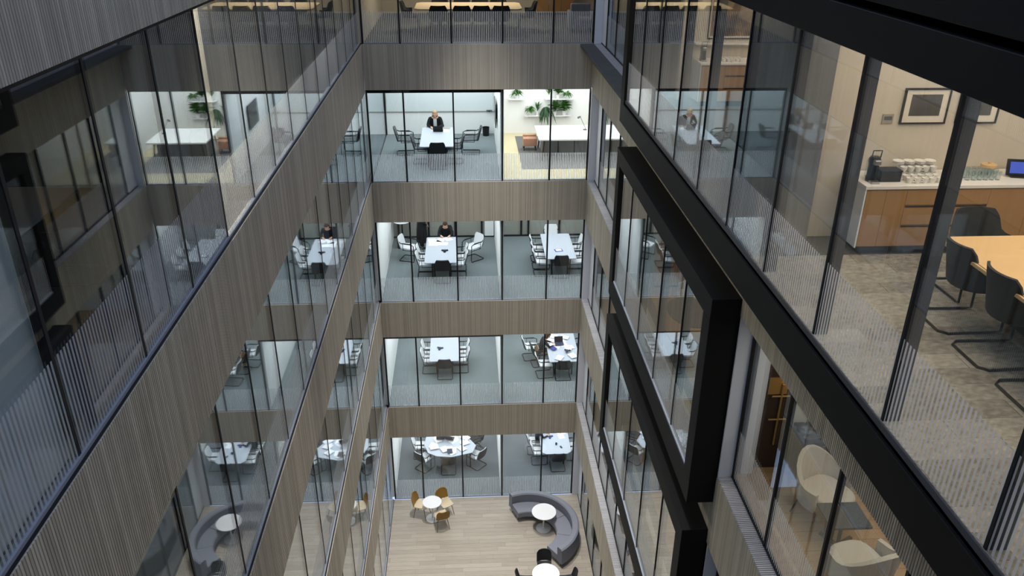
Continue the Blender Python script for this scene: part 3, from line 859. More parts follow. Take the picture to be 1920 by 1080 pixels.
for s in (-1, 1): MB().box(s*.34-.06, s*.34+.06, -.3, .3, .1, .6).build('armrest', M['sofa'], t, bevel=.03)
for sx in (-1, 1):
    for sy in (-1, 1): MB().tube([(sx*.27, sy*.25, .13), (sx*.28, sy*.27, 0)], .018, 8).build('leg', M['tube'], t, True)

# ---- third floor left: the bright room
office_table('white meeting table in front of the seated blonde woman', 1.38, 2.43, 1.2, 3.5, 12, 'table_white')
g = 'dark grey sled chairs of the bright third floor room'
A = sled_chair('dark grey sled chair pulled away to the left of the blonde woman\'s table', M['ch_grey'], M['ch_grey'], M['ch_black'], (.84, 3.02, 12), -PI/2+.05, g)
dup(A, (2.96, 3.02, 12), PI/2-.05, 'dark grey sled chair pulled away to the right of the blonde woman\'s table')
dup(A, (1.44, 2.05, 12), -PI/2, 'dark grey sled chair tucked into the left side of the blonde woman\'s table')
dup(A, (2.40, 2.05, 12), PI/2, 'dark grey sled chair tucked into the right side of the blonde woman\'s table')
B3 = sled_chair('black sled chair at the near end of the blonde woman\'s table', M['ch_black'], M['ch_black'], M['ch_black'], (1.93, 1.5, 12), 0, g)
dup(B3, (1.80, 3.78, 12), PI, 'black sled chair in which the blonde woman sits')
person('blonde person in black jacket over white top seated at laptop in bright room', (1.80, 3.80, 12), PI, seated(.03, .44, .13), 's', 'blond', .10, 'cloth_black', 'cloth_white')
laptop('open dark laptop on the blonde woman\'s white table', 1.92, 3.02, 12.74, PI*.98)
sheet('white paper sheet beside the laptop of the blonde woman', 2.16, 3.05, 12.741, .2)
sheet('grey folder on the far right corner of the blonde woman\'s table', 2.15, 3.36, 12.741, 1.3, m='grey_plate')
waste_bin('black waste bin by the white rear wall of the bright room', 3.53, 5.12, 12)
t = thing('wall_screen', 'black wall display seen edge-on on the bright room\'s right partition', 'screen', (3.79, 2.75, 13.05))
MB().box(-.03, .0, -.6, .6, 0, .75).build('display', M['screen'], t, bevel=.006); MB().box(.0, .038, -.2, .2, .2, .55).build('bracket', M['mull'], t)
t = thing('conference_camera', 'small grey camera on the ledge of the bright room\'s rear wall', 'camera', (3.66, 5.30, 12.805))
MB().cbox((0, 0, .03), (.2, .07, .06)).build('body', M['ch_grey'], t, bevel=.01); MB().cbox((0, -.045, .03), (.05, .02, .04)).build('lens', M['screen'], t)

# ---- third floor right: plants
tag(MB().box(4.56, 7.2, 1.15, 4.95, 12.0, 12.012).build('rug', M['rug']), 'grey rug on the pale floor beneath the white table in the plant room', 'rug')
t = thing('work_table', 'large white table on a grey rug below the plant shelves', 'table', (6.05, 2.76, 12))
MB().box(-.92, .92, -.86, .86, .69, .74).build('tabletop', M['gloss_white'], t, bevel=.006)
for sx in (-1, 1):
    for sy in (-1, 1): MB().tube([(sx*.72, sy*.66, .69), (sx*.80, sy*.74, .01)], .03, 10, r2=.02).build('leg', M['walnut'], t, True)
A = None
for i, x in enumerate((5.55, 6.08, 6.61)):
    lb = f'grey cube seat under the white plant room table, {names4[i]} from the left'
    if A is None:
        A = thing('cube_seat', lb, 'seat', (x, 2.75, 12.012), 0, 'grey cube seats')
        MB().box(-.255, .255, -.30, .30, .05, .60).build('cushion', M['dimwall'], A, bevel=.03); MB().box(-.2, .2, -.2, .2, 0, .05).build('base', M['ch_black'], A)
    else: dup(A, (x, 2.75, 12.012), 0, lb)
t = thing('stool', 'tan leather stool at the left corner of the white plant room table', 'stool', (4.95, 3.30, 12.012))
MB().box(-.23, .23, -.2, .2, .16, .42).build('seat', M['orange'], t, bevel=.02); MB().box(-.23, .23, .1, .2, .421, .47).build('back_roll', M['orange'], t, bevel=.02)
for sx in (-1, 1):
    for sy in (-1, 1): MB().tube([(sx*.18, sy*.15, .3), (sx*.2, sy*.17, 0)], .016, 8).build('leg', M['walnut'], t, True)
t = thing('desk_lamp', 'slim grey desk lamp at the right edge of the plant room table', 'lamp', (6.75, 3.0, 12.74))
MB().lathe([(.001, .02), (.07, .018), (.07, 0)], 20).build('base', M['ch_grey'], t, True)
MB().tube([(0,0,.02), (.02,0,.05), (-.16,.1,.42)], .009, 8).build('arm', M['ch_grey'], t, True)
MB().tube([(-.16,.1,.42), (-.24,.02,.40)], .025, 10, r2=.035).build('shade', M['ch_grey'], t, True)
def wall_shelf(label, x0, x1, z):
    t = thing('plant_shelf', label, 'shelf', ((x0+x1)/2, 5.28, z))
    MB().cbox((0, 0, -.015), (x1-x0, .24, .03)).build('board', M['gloss_white'], t, bevel=.003)
    for s in (-1, 1): MB().cbox((s*((x1-x0)/2-.15), .07, -.07), (.02, .1, .08)).build('bracket', M['gloss_white'], t)
wall_shelf('lower white plant shelf with five potted plants', 4.91, 6.55, 12.68)
wall_shelf('upper left white plant shelf holding a single plant', 4.33, 4.90, 13.27)
wall_shelf('upper right white plant shelf holding three plants', 5.62, 6.62, 13.27)
def leaf_mesh(mb, base, az, el, ln, wd, droop):
    d = Vector((math.cos(az), math.sin(az), 0)); sd = Vector((-math.sin(az), math.cos(az), 0)); pts = []
    for i in range(5):
        q = i/4; p = base+d*(ln*q*math.cos(el))+Vector((0,0,1))*(ln*q*math.sin(el)-droop*ln*q*q)
        wq = wd*math.sin(PI*min(1, q*.9+.08)); pts.append((p-sd*wq, p+Vector((0,0,-wq*.3)), p+sd*wq))
    mb.grid([list(map(tuple, r)) for r in pts], .004)
def plant(label, x, z, kind, seed, y=5.28, sc=1.0):
    rnd = random.Random(seed)
    t = thing('potted_plant', label, 'plant', (x, y, z), 0, 'potted plants on the wall shelves')
    ph = .14*sc
    MB().lathe([(.001,0), (.055*sc,0), (.075*sc,ph), (.066*sc,ph), (.06*sc,ph-.02), (.001,ph-.02)], 20).build('pot', M['pot'], t, True)
    if kind == 'trail': t.location.y = 5.21
    sc *= 1.15; n = {'fern': 44, 'bush': 60, 'trail': 36, 'spike': 30}[kind]
    st = MB().tube([(0,0,ph-.03), (.005,0,ph+.10*sc)], .008, 6); st.build('stem', M['leafb'], t, True)
    for i in range(n):
        mb = MB(); az = rnd.random()*2*PI
        if y > 5 and math.sin(az) > (.3 if kind != 'trail' else 0): az = -az
        b0 = Vector((0, 0, ph-.01+rnd.random()*.12*sc))
        if kind == 'fern': leaf_mesh(mb, b0, az, .9*rnd.random()+.3, (.18+.12*rnd.random())*sc, .022*sc, .7)
        elif kind == 'bush': leaf_mesh(mb, b0+Vector((0,0,.12*rnd.random()*sc)), az, .2+1.1*rnd.random(), (.17+.12*rnd.random())*sc, .042*sc, .3)
        elif kind == 'trail': leaf_mesh(mb, b0, az, .4*rnd.random(), (.10+.15*rnd.random()+.12*(i%5==0))*sc, .028*sc, 1.3)
        else: leaf_mesh(mb, b0, az, 1.0+.5*rnd.random(), (.22+.12*rnd.random())*sc, .018*sc, .25)
        mb.build('leaf', M['leafb' if kind == 'trail' else 'leafa'], t, True)
plant('airy spreading plant in white pot at the left end of the lower shelf', 5.10, 12.68, 'fern', 1)
plant('spiky green plant in white pot, second along the lower shelf', 5.37, 12.68, 'spike', 2)
plant('dark trailing plant hanging over the middle of the lower shelf', 5.66, 12.68, 'trail', 3, sc=1.15)
plant('bushy mid green plant in white pot right of the trailing plant', 5.98, 12.68, 'bush', 4)
plant('bright green bushy plant at the right end of the lower shelf', 6.32, 12.68, 'bush', 5, sc=1.1)
plant('potted plant alone on the upper left shelf', 4.63, 13.27, 'fern', 6)
plant('thin leaved plant at the left end of the upper right shelf', 5.76, 13.27, 'spike', 7)
plant('dense dark green plant in the middle of the upper right shelf', 6.08, 13.27, 'bush', 8)
plant('small fern at the right end of the upper right shelf', 6.42, 13.27, 'fern', 9, sc=.8)

# ---- second floor left
office_table('white meeting table strewn with papers beside the standing figure in black', 1.36, 2.44, 1.38, 3.62, 8, 'table_white')
g = 'white sled chairs of the second floor left room'
A = sled_chair('white sled chair pulled out at the far left of the standing figure\'s table', M['ch_white'], M['ch_white'], M['ch_black'], (.74, 3.42, 8), -PI/2-.3, g)
dup(A, (2.98, 3.36, 8), PI/2+.65, 'white sled chair pulled out at the far right of the standing figure\'s table')
dup(A, (1.40, 2.58, 8), -PI/2, 'white sled chair at the middle of the left side, standing figure\'s table')
dup(A, (1.40, 1.98, 8), -PI/2, 'white sled chair nearest the glass, left side of standing figure\'s table')
dup(A, (2.44, 2.58, 8), PI/2, 'white sled chair at the middle of the right side, standing figure\'s table')
dup(A, (2.44, 1.98, 8), PI/2, 'white sled chair nearest the glass, right side of standing figure\'s table')
B2 = sled_chair('black-backed sled chair at the near end of the standing figure\'s table', M['ch_black'], M['ch_black'], M['ch_black'], (1.96, 1.62, 8), 0, g)
dup(B2, (2.02, 4.05, 8), PI, 'black sled chair under the dark-haired seated figure')
person('dark-haired person in black bent over papers at the far end of the table', (2.02, 4.08, 8), PI, seated(.10, .40, .16, (0,1,-1.0)), 's', 'brown', .08, 'cloth_black', None)
p_ = person('person in long black clothes standing at the left corner of the paper-strewn table', (1.13, 4.35, 8), -1.2, standing(), 's', 'brown', .06, 'cloth_black', None)
mb = MB(); n_ = 20; prof = [(.30,.25,.20), (.55,.235,.19), (.80,.215,.175), (.95,.20,.16), (1.12,.165,.135), (1.28,.185,.14), (1.40,.17,.11)]
mb.grid([[(a_*math.cos(2*PI*i/n_), .02+b_*math.sin(2*PI*i/n_), z_) for i in range(n_+1)] for z_, a_, b_ in prof], .012)
mb.build('long_coat', M['cloth_black'], p_, True)
for i, (x, y, a) in enumerate(((1.55,3.30,.1), (1.62,2.95,1.5), (1.86,3.32,-.2), (1.95,3.0,1.45), (2.12,3.42,.5), (1.72,3.18,.8))):
    sheet('white paper sheet spread at the far end of the standing figure\'s table', x, y, 8.741+.0035*(i % 3), a, .25, .33, 'papers on the standing figure\'s table')
desk_phone('dark conference phone in the middle of the standing figure\'s table', 2.02, 2.35, 8.74, .5)
waste_bin('black waste bin at the left wall behind the standing figure', .34, 4.45, 8)
pedestal_table('small round white high table in the far left corner behind the standing figure', (.40, 4.84, 8), .33, .92, .18, None, True)

# ---- second floor right
office_table('white table with blue tablet in the second floor right room', 5.42, 6.46, 1.55, 3.78, 8, 'table_white')
g = 'white sled chairs around the blue tablet table'
nm = ('farthest from', 'in the middle away from', 'nearest to')
for i, y in enumerate((3.25, 2.62, 2.0)):
    dup(A, (5.36, y, 8), -PI/2, f'white sled chair left of the blue tablet table, {nm[i]} the glass', g)
    dup(A, (6.52, y, 8), PI/2, f'white sled chair right of the blue tablet table, {nm[i]} the glass', g)
dup(A, (5.86, 4.02, 8), PI, 'white sled chair facing out at the far end of the blue tablet table', g)
dup(B2, (5.95, 1.85, 8), 0, 'black-backed sled chair at the near end of the blue tablet table', g)
t = thing('tablet', 'blue-cased tablet lying on the white second floor table', 'tablet', (5.92, 2.25, 8.74), .2)
MB().cbox((0, 0, .006), (.27, .2, .012)).build('case', M['blue'], t, bevel=.003); MB().cbox((0, 0, .014), (.2, .14, .003)).build('screen', M['paper'], t)

# ---- first floor left
office_table('bare white table with a lone blue phone on the first floor', 1.36, 2.41, 1.73, 3.6, 4, 'table_white')
g = 'sled chairs around the lone phone table'
for i, y in enumerate((2.95, 2.35)):
    q = ('farther from', 'nearer to')[i]
    dup(A, (1.38, y, 4), -PI/2, f'white sled chair on the left of the lone phone table, {q} the glass', g)
    dup(A, (2.44, y, 4), PI/2, f'white sled chair on the right of the lone phone table, {q} the glass', g)
dup(B2, (1.90, 1.96, 4), 0, 'black-backed sled chair at the near end of the lone phone table', g)
desk_phone('blue conference phone alone on the bare white table', 1.72, 2.62, 4.74, .3, 'navy')

# ---- first floor right
office_table('white first floor table buried under papers beside a leaning person', 5.64, 6.75, 1.5, 3.6, 4, 'table_white')
g = 'sled chairs around the buried table'
dup(A, (5.12, 3.10, 4), -PI/2+.1, 'white sled chair at the far left of the buried first floor table', g)
dup(B2, (5.40, 2.64, 4), -PI/2+.15, 'black sled chair under the leaning person at the buried table', g)
dup(A, (5.52, 1.86, 4), -PI/2+.1, 'white sled chair left of the near end of the buried first floor table', g)
dup(B2, (6.15, 1.68, 4), 0, 'black sled chair at the near end of the buried first floor table', g)
dup(B2, (6.95, 3.0, 4), PI/2, 'black sled chair on the right of the buried first floor table', g)
person('person in black top leaning over the table covered with papers', (5.40, 2.64, 4), -PI/2+.15, seated(.08, .42, .14, (0,1,-.9)), 's', 'brown', .07, 'cloth_black', None, 'coat')
t = thing('coat', 'tan coat draped over the chair of the leaning person', 'coat', (5.42, 2.62, 4), -PI/2+.15)
t.scale = (.8, .8, .85)
rows = [[(x*(.25+.03*v), -.14-.05*v-.06*math.sin(v*3)-.02*math.sin(x*7), .90-.62*v+.02*math.sin(x*9+v*5)) for x in (-1,-.7,-.4,0,.4,.7,1)] for v in (0,.15,.35,.55,.8,1)]
MB().grid(rows, .03).build('cloth', M['coat'], t, True)
rnd = random.Random(3)
for i in range(13):
    x, y = 5.76+rnd.random()*.85, 1.68+rnd.random()*1.65
    sheet('white paper sheet scattered on the buried first floor table', x, y, 4.741+.0035*i, rnd.random()*3, .25, .33, 'papers on the buried table')
laptop('dark laptop among the papers of the buried first floor table', 6.12, 2.7, 4.79, .1)
desk_phone('dark phone on the papers of the buried first floor table', 6.35, 2.15, 4.79, .2)
sheet('blue folder on the papers of the buried first floor table', 5.86, 2.4, 4.79, .5, .2, .28, None, 'blue')

# ---- ground floor left
poly = [(1.0,2.2), (1.16,1.72), (1.48,1.5), (2.05,1.42), (2.84,1.66), (2.98,2.1), (2.60,2.75), (1.9,2.95), (1.05,2.75)]
office_table('white many-sided table covered with papers on the ground floor', 1.0, 3.0, 1.42, 2.95, 0, 'table_white', poly=poly)
g = 'sled chairs around the many-sided table'
dup(B2, (1.92, 1.58, 0), 0, 'black sled chair at the near edge of the many-sided table', g)
dup(A, (1.02, 1.80, 0), -PI/2+.9, 'white sled chair at the near left corner of the many-sided table', g)
dup(A, (2.98, 1.86, 0), PI/2-.75, 'white sled chair at the near right corner of the many-sided table', g)
dup(A, (.86, 2.55, 0), -PI/2, 'white sled chair on the left side of the many-sided table', g)
dup(B2, (2.92, 2.85, 0), PI/2+.5, 'black sled chair at the far right corner of the many-sided table', g)
dup(A, (1.45, 3.12, 0), PI, 'white sled chair at the far edge of the many-sided table', g)
rnd = random.Random(5)
for i in range(16):
    x, y = 1.3+rnd.random()*1.3, 1.68+rnd.random()*1.0
    sheet('white paper sheet scattered on the many-sided ground floor table', x, y, .741+.0035*i, rnd.random()*3, .25, .33, 'papers on the many-sided table')
laptop('dark laptop at the far side of the many-sided table', 1.62, 2.55, .80, PI)
laptop('smaller dark laptop right of the first on the many-sided table', 1.98, 2.5, .80, PI-.3)
sheet('navy notebook near the front edge of the many-sided table', 1.98, 1.72, .80, .1, .2, .26, None, 'navy')
# ---- ground floor right
office_table('white ground floor table behind the curved sofa', 5.45, 6.58, 1.42, 3.0, 0, 'table_white', poly=[(5.45,1.55), (5.6,1.42), (6.42,1.42), (6.58,1.55), (6.58,3.0), (5.45,3.0)])
g = 'sled chairs around the table behind the sofa'
dup(B2, (6.08, 1.58, 0), 0, 'black sled chair at the near end of the table behind the sofa', g)
dup(A, (5.42, 1.98, 0), -PI/2, 'white sled chair nearest the glass at the table behind the sofa', g)
dup(A, (5.30, 2.62, 0), -PI/2, 'white sled chair holding a person in black behind the sofa', g)
dup(A, (6.72, 2.2, 0), PI/2, 'white sled chair on the right of the table behind the sofa', g)
person('person in black seated at the left of the ground floor table behind the sofa', (5.32, 2.62, 0), -PI/2, seated(.06, .42, .12, (0,1,-.6)), 's', 'brown', .0, 'cloth_black', None)
desk_phone('blue desk phone on the table behind the curved sofa', 5.86, 2.48, .74, .4, 'blue')
t = thing('mobile_phone', 'small dark mobile phone on the table behind the sofa', 'phone', (6.22, 1.82, .74), .3); MB().cbox((0,0,.005), (.075,.15,.009)).build('case', M['screen'], t, bevel=.003)
MB().cbox((0,0,.0105), (.066,.135,.002)).build('screen', M['navy'], t)
t = thing('cup', 'small dark cup on the table behind the sofa', 'cup', (6.05, 1.98, .74)); MB().lathe([(.001,0), (.03,0), (.04,.08), (.035,.08), (.028,.01), (.001,.01)], 16).build('body', M['navy'], t, True)
MB().tube([(.036,0,.06), (.06,0,.055), (.06,0,.03), (.033,0,.02)], .005, 6).build('handle', M['navy'], t, True)
for i, (x, y, a) in enumerate(((6.3,2.5,.2), (6.38,2.78,.6), (6.15,2.8,1.2))):
    sheet('white paper sheet at the far right of the table behind the sofa', x, y, .741+.004*i, a, .22, .3, 'papers on the table behind the sofa')

# ================================================================== ATRIUM HALL
A = pedestal_table('small round white pedestal table between the three mustard chairs', (1.40, -1.04, 0), .33, .74, .24)
pedestal_table('larger round white pedestal table inside the curve of the grey sofa', (5.24, -1.72, 0), .42, .74, .26)
pedestal_table('round white pedestal table cut by the bottom of the frame', (5.04, -4.52, 0), .43, .74, .26)
g = 'mustard chairs in the hall'
A = cafe_chair('mustard cafe chair left of the small round white table', M['mustard'], M['mustard_seat'], M['oak_leg'], (1.02, -.86, 0), -PI/2-.35, g)
dup(A, (1.84, -.80, 0), PI+.55, 'mustard cafe chair behind and right of the small round white table')
dup(A, (1.72, -1.45, 0), .30, 'mustard cafe chair seen from behind in front of the small round white table')
g = 'dark chairs in the hall'
A = cafe_chair('dark cafe chair behind the round table at the bottom edge', M['ch_black'], M['ch_black'], M['ch_black'], (5.06, -3.96, 0), PI, g)
dup(A, (4.42, -4.56, 0), -PI/2, 'dark cafe chair left of the round table at the bottom edge')
dup(A, (5.68, -4.60, 0), PI/2, 'dark cafe chair right of the round table at the bottom edge')
sofa = thing('curved_sofa', 'long curved grey sofa sweeping around a white round table', 'sofa', (4.72, -2.25, 0))
a0, a1 = math.radians(112), math.radians(-56); da = (a1-a0)/4
for i in range(4):
    MB().sweep_arc((0,0), [(.90,.20), (.90,.40), (.93,.43), (1.42,.43), (1.42,.20)], a0+da*i-.004, a0+da*(i+1)+.004, 14).build('seat_cushion', M['sofa'], sofa, True, bevel=.015)
MB().sweep_arc((0,0), [(1.44,.18), (1.42,.74), (1.46,.78), (1.60,.78), (1.65,.74), (1.67,.18)], a0, a1, 48).build('backrest', M['sofa'], sofa, True)
MB().sweep_arc((0,0), [(1.02,.15), (1.02,.20), (1.56,.20), (1.56,.15)], a0-.02, a1+.02, 48).build('base', M['sofa'], sofa, True)
for i in range(5):
    a = a0-.04+(a1-a0+.08)*i/4
    for r in (1.06, 1.5): MB().tube([(r*math.cos(a), r*math.sin(a), .19), (r*math.cos(a), r*math.sin(a), 0)], .016, 8).build('leg', M['steel'], sofa, True)
# red plant seen through the left ground floor glass
t = thing('flower_pot', 'red flowering plant in a pink pot behind the left ground floor glass', 'plant', (-2.27, -.9, 0))
MB().lathe([(.001,0), (.15,0), (.19,.34), (.17,.34), (.15,.3), (.001,.3)], 20).build('pot', M['pink'], t, True)
rnd = random.Random(11)
for i in range(22):
    mb = MB(); leaf_mesh(mb, Vector((0,0,.3)), rnd.random()*6.28, .9+.5*rnd.random(), .45+.3*rnd.random(), .04, .2); mb.build('petal', M['red'], t, True)

# ================================================================== RIGHT BLOCK: boardroom
t = thing('meeting_table', 'pale maple boardroom table behind the nearest black framed glass', 'table', (8.15, -18.1, 16))
MB().prism([(-.72,-2.0), (.72,-2.0), (.72,2.07), (-.72,2.07)], .705, .74).build('tabletop', M['maple'], t, bevel=.004)
MB().box(-.70, -.69, -1.95, 2.0, .7395, .7405).build('inlay', M['groove'], t)
for sy in (-1.2, 1.2): MB().box(-.08, .08, sy-.45, sy+.45, 0, .705).build('leg', M['tube'], t)
g = 'charcoal shell chairs of the boardroom'
lab = ('first from the coffee counter', 'second from the coffee counter', 'third from the coffee counter', 'fourth from the coffee counter', 'fifth from the coffee counter')
A = None
for i, y in enumerate((-16.42, -17.08, -17.76, -18.44, -19.12)):
    lb = f'charcoal shell chair on the glass side of the boardroom table, {lab[i]}'
    if A is None: A = shell_chair(lb, M['ch_char'], (7.62, y, 16), -PI/2, g)
    else: dup(A, (7.62, y, 16), -PI/2, lb)
dup(A, (8.06, -15.80, 16), PI, 'charcoal shell chair at the counter end of the boardroom table')
def coffee_counter(label, x0, x1, yf, z):
    """cabinet run with its front at yf; origin at the front left foot"""
    t = thing('coffee_counter', label, 'cabinet', (x0, yf, z)); L = x1-x0; d = .56
    MB().box(.02, L, .02, d, .10, .80).build('body', M['veneer'], t)
    MB().box(.06, L, .06, d-.02, 0, .10).build('plinth', M['groove'], t)
    MB().box(0, .018, 0, d, .09, .80).build('side_panel', M['gloss_white'], t)
    MB().box(-.01, L, -.02, d, .80, .84).build('worktop', M['worktop'], t, bevel=.003, seg=1)
    xs = [.022]
    def door(a, b, z0=.105, z1=.785): return MB().box(a+.002, b-.002, -.0, .018, z0, z1).build('door', M['veneer'], t)
    door(.022, .25); door(.25, .49)
    a, b = .49, min(1.46, L)
    for j, (z0, z1) in enumerate(((.105, .36), (.368, .60), (.608, .785))):
        dr = MB().box(a+.002, b-.002, 0, .018, z0, z1).build('drawer', M['veneer'], t)
        if j < 2: MB().box(a+.01, b-.01, -.004, .0, z1-.022, z1-.002).build('grip_slot', M['groove'], dr)
    c = b
    while c < L-.3: door(c, c+.48); c += .48
    return t
coffee_counter('oak coffee counter with white worktop at the end of the boardroom', 7.27, 9.9, -14.78, 16)
coffee_counter('farther oak coffee counter seen beyond the striped glass', 7.36, 9.4, -7.50, 16)
def coffee_machine(label, x, y, z, rz=0):
    t = thing('coffee_machine', label, 'coffee machine', (x, y, z), rz)
    MB().lathe([(.001,0), (.062,0), (.066,.05), (.058,.07), (.058,.20), (.066,.22), (.066,.26), (.05,.285), (.001,.29)], 24).build('body', M['screen'], t, True)
    MB().cbox((0, -.06, .235), (.08, .07, .06)).build('brew_head', M['steel'], t, bevel=.012)
    MB().tube([(-.05,-.02,.28), (-.05,-.03,.36), (.05,-.03,.36), (.05,-.02,.28)], .007, 8).build('handle', M['screen'], t, True)
    MB().cbox((0, -.085, .012), (.09, .09, .024)).build('drip_tray', M['steel'], t, bevel=.004)
    MB().lathe([(.001,0), (.045,0), (.045,.19), (.001,.19)], 18, (.0,.085,.03)).build('water_tank', M['clear'], t, True)
    return t
coffee_machine('black coffee machine with chrome head at the left end of the boardroom counter', 7.40, -14.60, 16.84)
coffee_machine('black coffee machine on the farther coffee counter', 7.46, -7.24, 16.84)
def milk_frother(): pass
t = thing('capsule_box', 'dark grey lidded capsule box beside the coffee machine', 'box', (7.60, -14.58, 16.84))
MB().cbox((0,0,.055), (.24,.16,.11)).build('body', M['ch_char'], t, bevel=.006); MB().cbox((0,0,.122), (.25,.17,.02)).build('lid', M['ch_black'], t, bevel=.004)
def cup(label, x, y, z, rz, group):
    t = thing('coffee_cup', label, 'cup', (x, y, z), rz, group)
    MB().lathe([(.001,.002), (.024,0), (.028,.012), (.040,.062), (.0365,.062), (.025,.014), (.001,.012)], 16).build('body', M['china'], t, True)
    MB().tube([(.036,0,.052), (.058,0,.05), (.058,0,.025), (.032,0,.018)], .005, 6).build('handle', M['china'], t, True)
    return t
g = 'white cups on the boardroom counter'
A = None; rnd = random.Random(2); lvl = [(0, 4), (0, 4), (.058, 4)]
RW = ('front', 'second', 'third', 'rear'); CL = 'white china coffee cup in the front row of cups beside the capsule box'
for r in range(4):
    for i in range(5):
        for s in range(2 if r >= 2 else 1):
            x, y, z = 7.80+i*.088+.01*r, -14.70+r*.105, 16.84+s*.064
            if A is None: A = cup(CL, x, y, z, rnd.random()*6, g)
            else: dup(A, (x, y, z), rnd.random()*6, f'white china coffee cup, {("", "upper layer of the ")[s]}{RW[r]} row, beside the capsule box')
sa = MB().lathe([(.001,.004), (.03,0), (.065,.012), (.063,.016), (.03,.006), (.001,.008)], 20).mesh('saucer', M['china'], True)
for i in range(4):
    for s in range(3):
        tag(put('saucer', sa, None, (7.80+i*.125, -14.385, 16.968+s*.012)), 'white saucer topping the stacked cups on the boardroom counter', 'saucer', 'white saucers on the boardroom counter')
g = 'white cups on the farther counter'
for r in range(3):
    for i in range(7):
        x, y = 7.66+i*.088, -7.40+r*.10
        dup(A, (x, y, 16.84), rnd.random()*6, f'white china coffee cup in the {RW[r]} row on the farther coffee counter', g)
t = thing('teapot', 'white teapot right of the mullion on the boardroom counter', 'teapot', (8.36, -14.62, 16.84), .4)
MB().lathe([(.001,0), (.05,0), (.075,.04), (.07,.085), (.035,.11), (.001,.112)], 20).build('body', M['china'], t, True)
MB().lathe([(.035,.11), (.02,.12), (.008,.122), (.012,.138), (.001,.142)], 14).build('lid', M['china'], t, True)
MB().tube([(.06,0,.04), (.1,0,.07), (.12,0,.10)], .014, 8, r2=.008).build('spout', M['china'], t, True)
MB().tube([(-.065,0,.08), (-.11,0,.085), (-.115,0,.045), (-.07,0,.03)], .007, 8).build('handle', M['china'], t, True)
t = thing('honey_jar', 'amber jar behind the white teapot on the boardroom counter', 'jar', (8.40, -14.42, 16.84))
MB().lathe([(.001,0), (.04,0), (.043,.09), (.03,.10), (.001,.10)], 18).build('body', M['amber'], t, True); MB().lathe([(.033,.10), (.033,.125), (.001,.125)], 18).build('lid', M['brass'], t, True)
A = None
gl = MB().lathe([(.001,.0), (.026,0), (.032,.10), (.029,.10), (.024,.008), (.001,.008)], 14).mesh('tumbler', M['clear'], True)
for r in range(3):
    for i in range(6):
        tag(put('tumbler', gl, None, (8.52+i*.072+.01*r, -14.62+r*.085, 16.84)), f'clear glass tumbler in the {RW[r]} row right of the amber jar', 'glass', 'tumblers on the boardroom counter')
t = thing('cake_stand', 'stand with a pale wooden lid beside the tumblers', 'stand', (8.86, -14.44, 16.84))
MB().lathe([(.001,0), (.06,0), (.055,.10), (.001,.10)], 20).build('jar', M['clear'], t, True); MB().lathe([(.085,.10), (.085,.13), (.05,.135), (.001,.135)], 24).build('lid', M['maple'], t, True)
MB().lathe([(.012,.135), (.016,.155), (.001,.16)], 12).build('knob', M['maple'], t, True)
t = thing('touch_panel', 'black touch panel with blue screen at the right of the counter', 'screen', (9.16, -14.55, 16.84), -.2)
MB().cbox((0,.04,.01), (.16,.14,.02)).build('foot', M['screen'], t, bevel=.004); MB().cbox((0,.03,.11), (.26,.03,.19), (-.3,0,0)).build('housing', M['screen'], t, bevel=.006)
MB().cbox((0,.008,.114), (.2,.004,.13), (-.3,0,0)).build('display', M['bluescreen'], t)
def framed(label, x0, x1, y, z0, z1, artm, mount=.07):
    cx, cz = (x0+x1)/2, (z0+z1)/2; a, b = (x1-x0)/2, (z1-z0)/2
    t = thing('framed_picture', label, 'picture', (cx, y, cz))
    f = MB(); fw_ = .018
    f.box(-a, a, -.03, 0, b-fw_, b).box(-a, a, -.03, 0, -b, -b+fw_).box(-a, -a+fw_, -.03, 0, -b+fw_, b-fw_).box(a-fw_, a, -.03, 0, -b+fw_, b-fw_)
    f.build('frame', M['ch_black'], t)
    MB().box(-a+fw_, a-fw_, -.016, -.004, -b+fw_, b-fw_).build('mount', M['mountcard'], t)
    MB().box(-a+mount, a-mount, -.020, -.0161, -b+mount*1.05, b-mount*.8).build('print', M[artm], t)
framed('black-framed grey print on the warm wall above the cups', 7.80, 8.34, -14.201, 17.39, 17.80, 'art', .09)
framed('second black-framed print right of the first, half hidden by the frame head', 8.46, 8.95, -14.201, 17.39, 17.80, 'art', .09)
framed('ochre and brown artwork above the farther coffee counter', 7.6, 8.7, -6.901, 17.20, 18.1, 'artb', .05)
t = thing('wall_plate', 'small square control plate left of the framed print', 'plate', (7.66, -14.201, 17.45)); MB().box(-.065,.065,-.014,0,-.055,.055).build('cover', M['grey_plate'], t, bevel=.003)
MB().box(-.045,.045,-.018,-.0141,-.01,.03).build('display', M['ch_grey'], t)
t = thing('display_shelf', 'pale shelf on the wall above the farther coffee counter', 'shelf', (8.0, -6.97, 17.12)); MB().cbox((0,0,0), (1.3,.13,.03)).build('board', M['worktop'], t, bevel=.003); MB().cbox((0,.05,-.04), (1.2,.03,.05)).build('batten', M['worktop'], t)

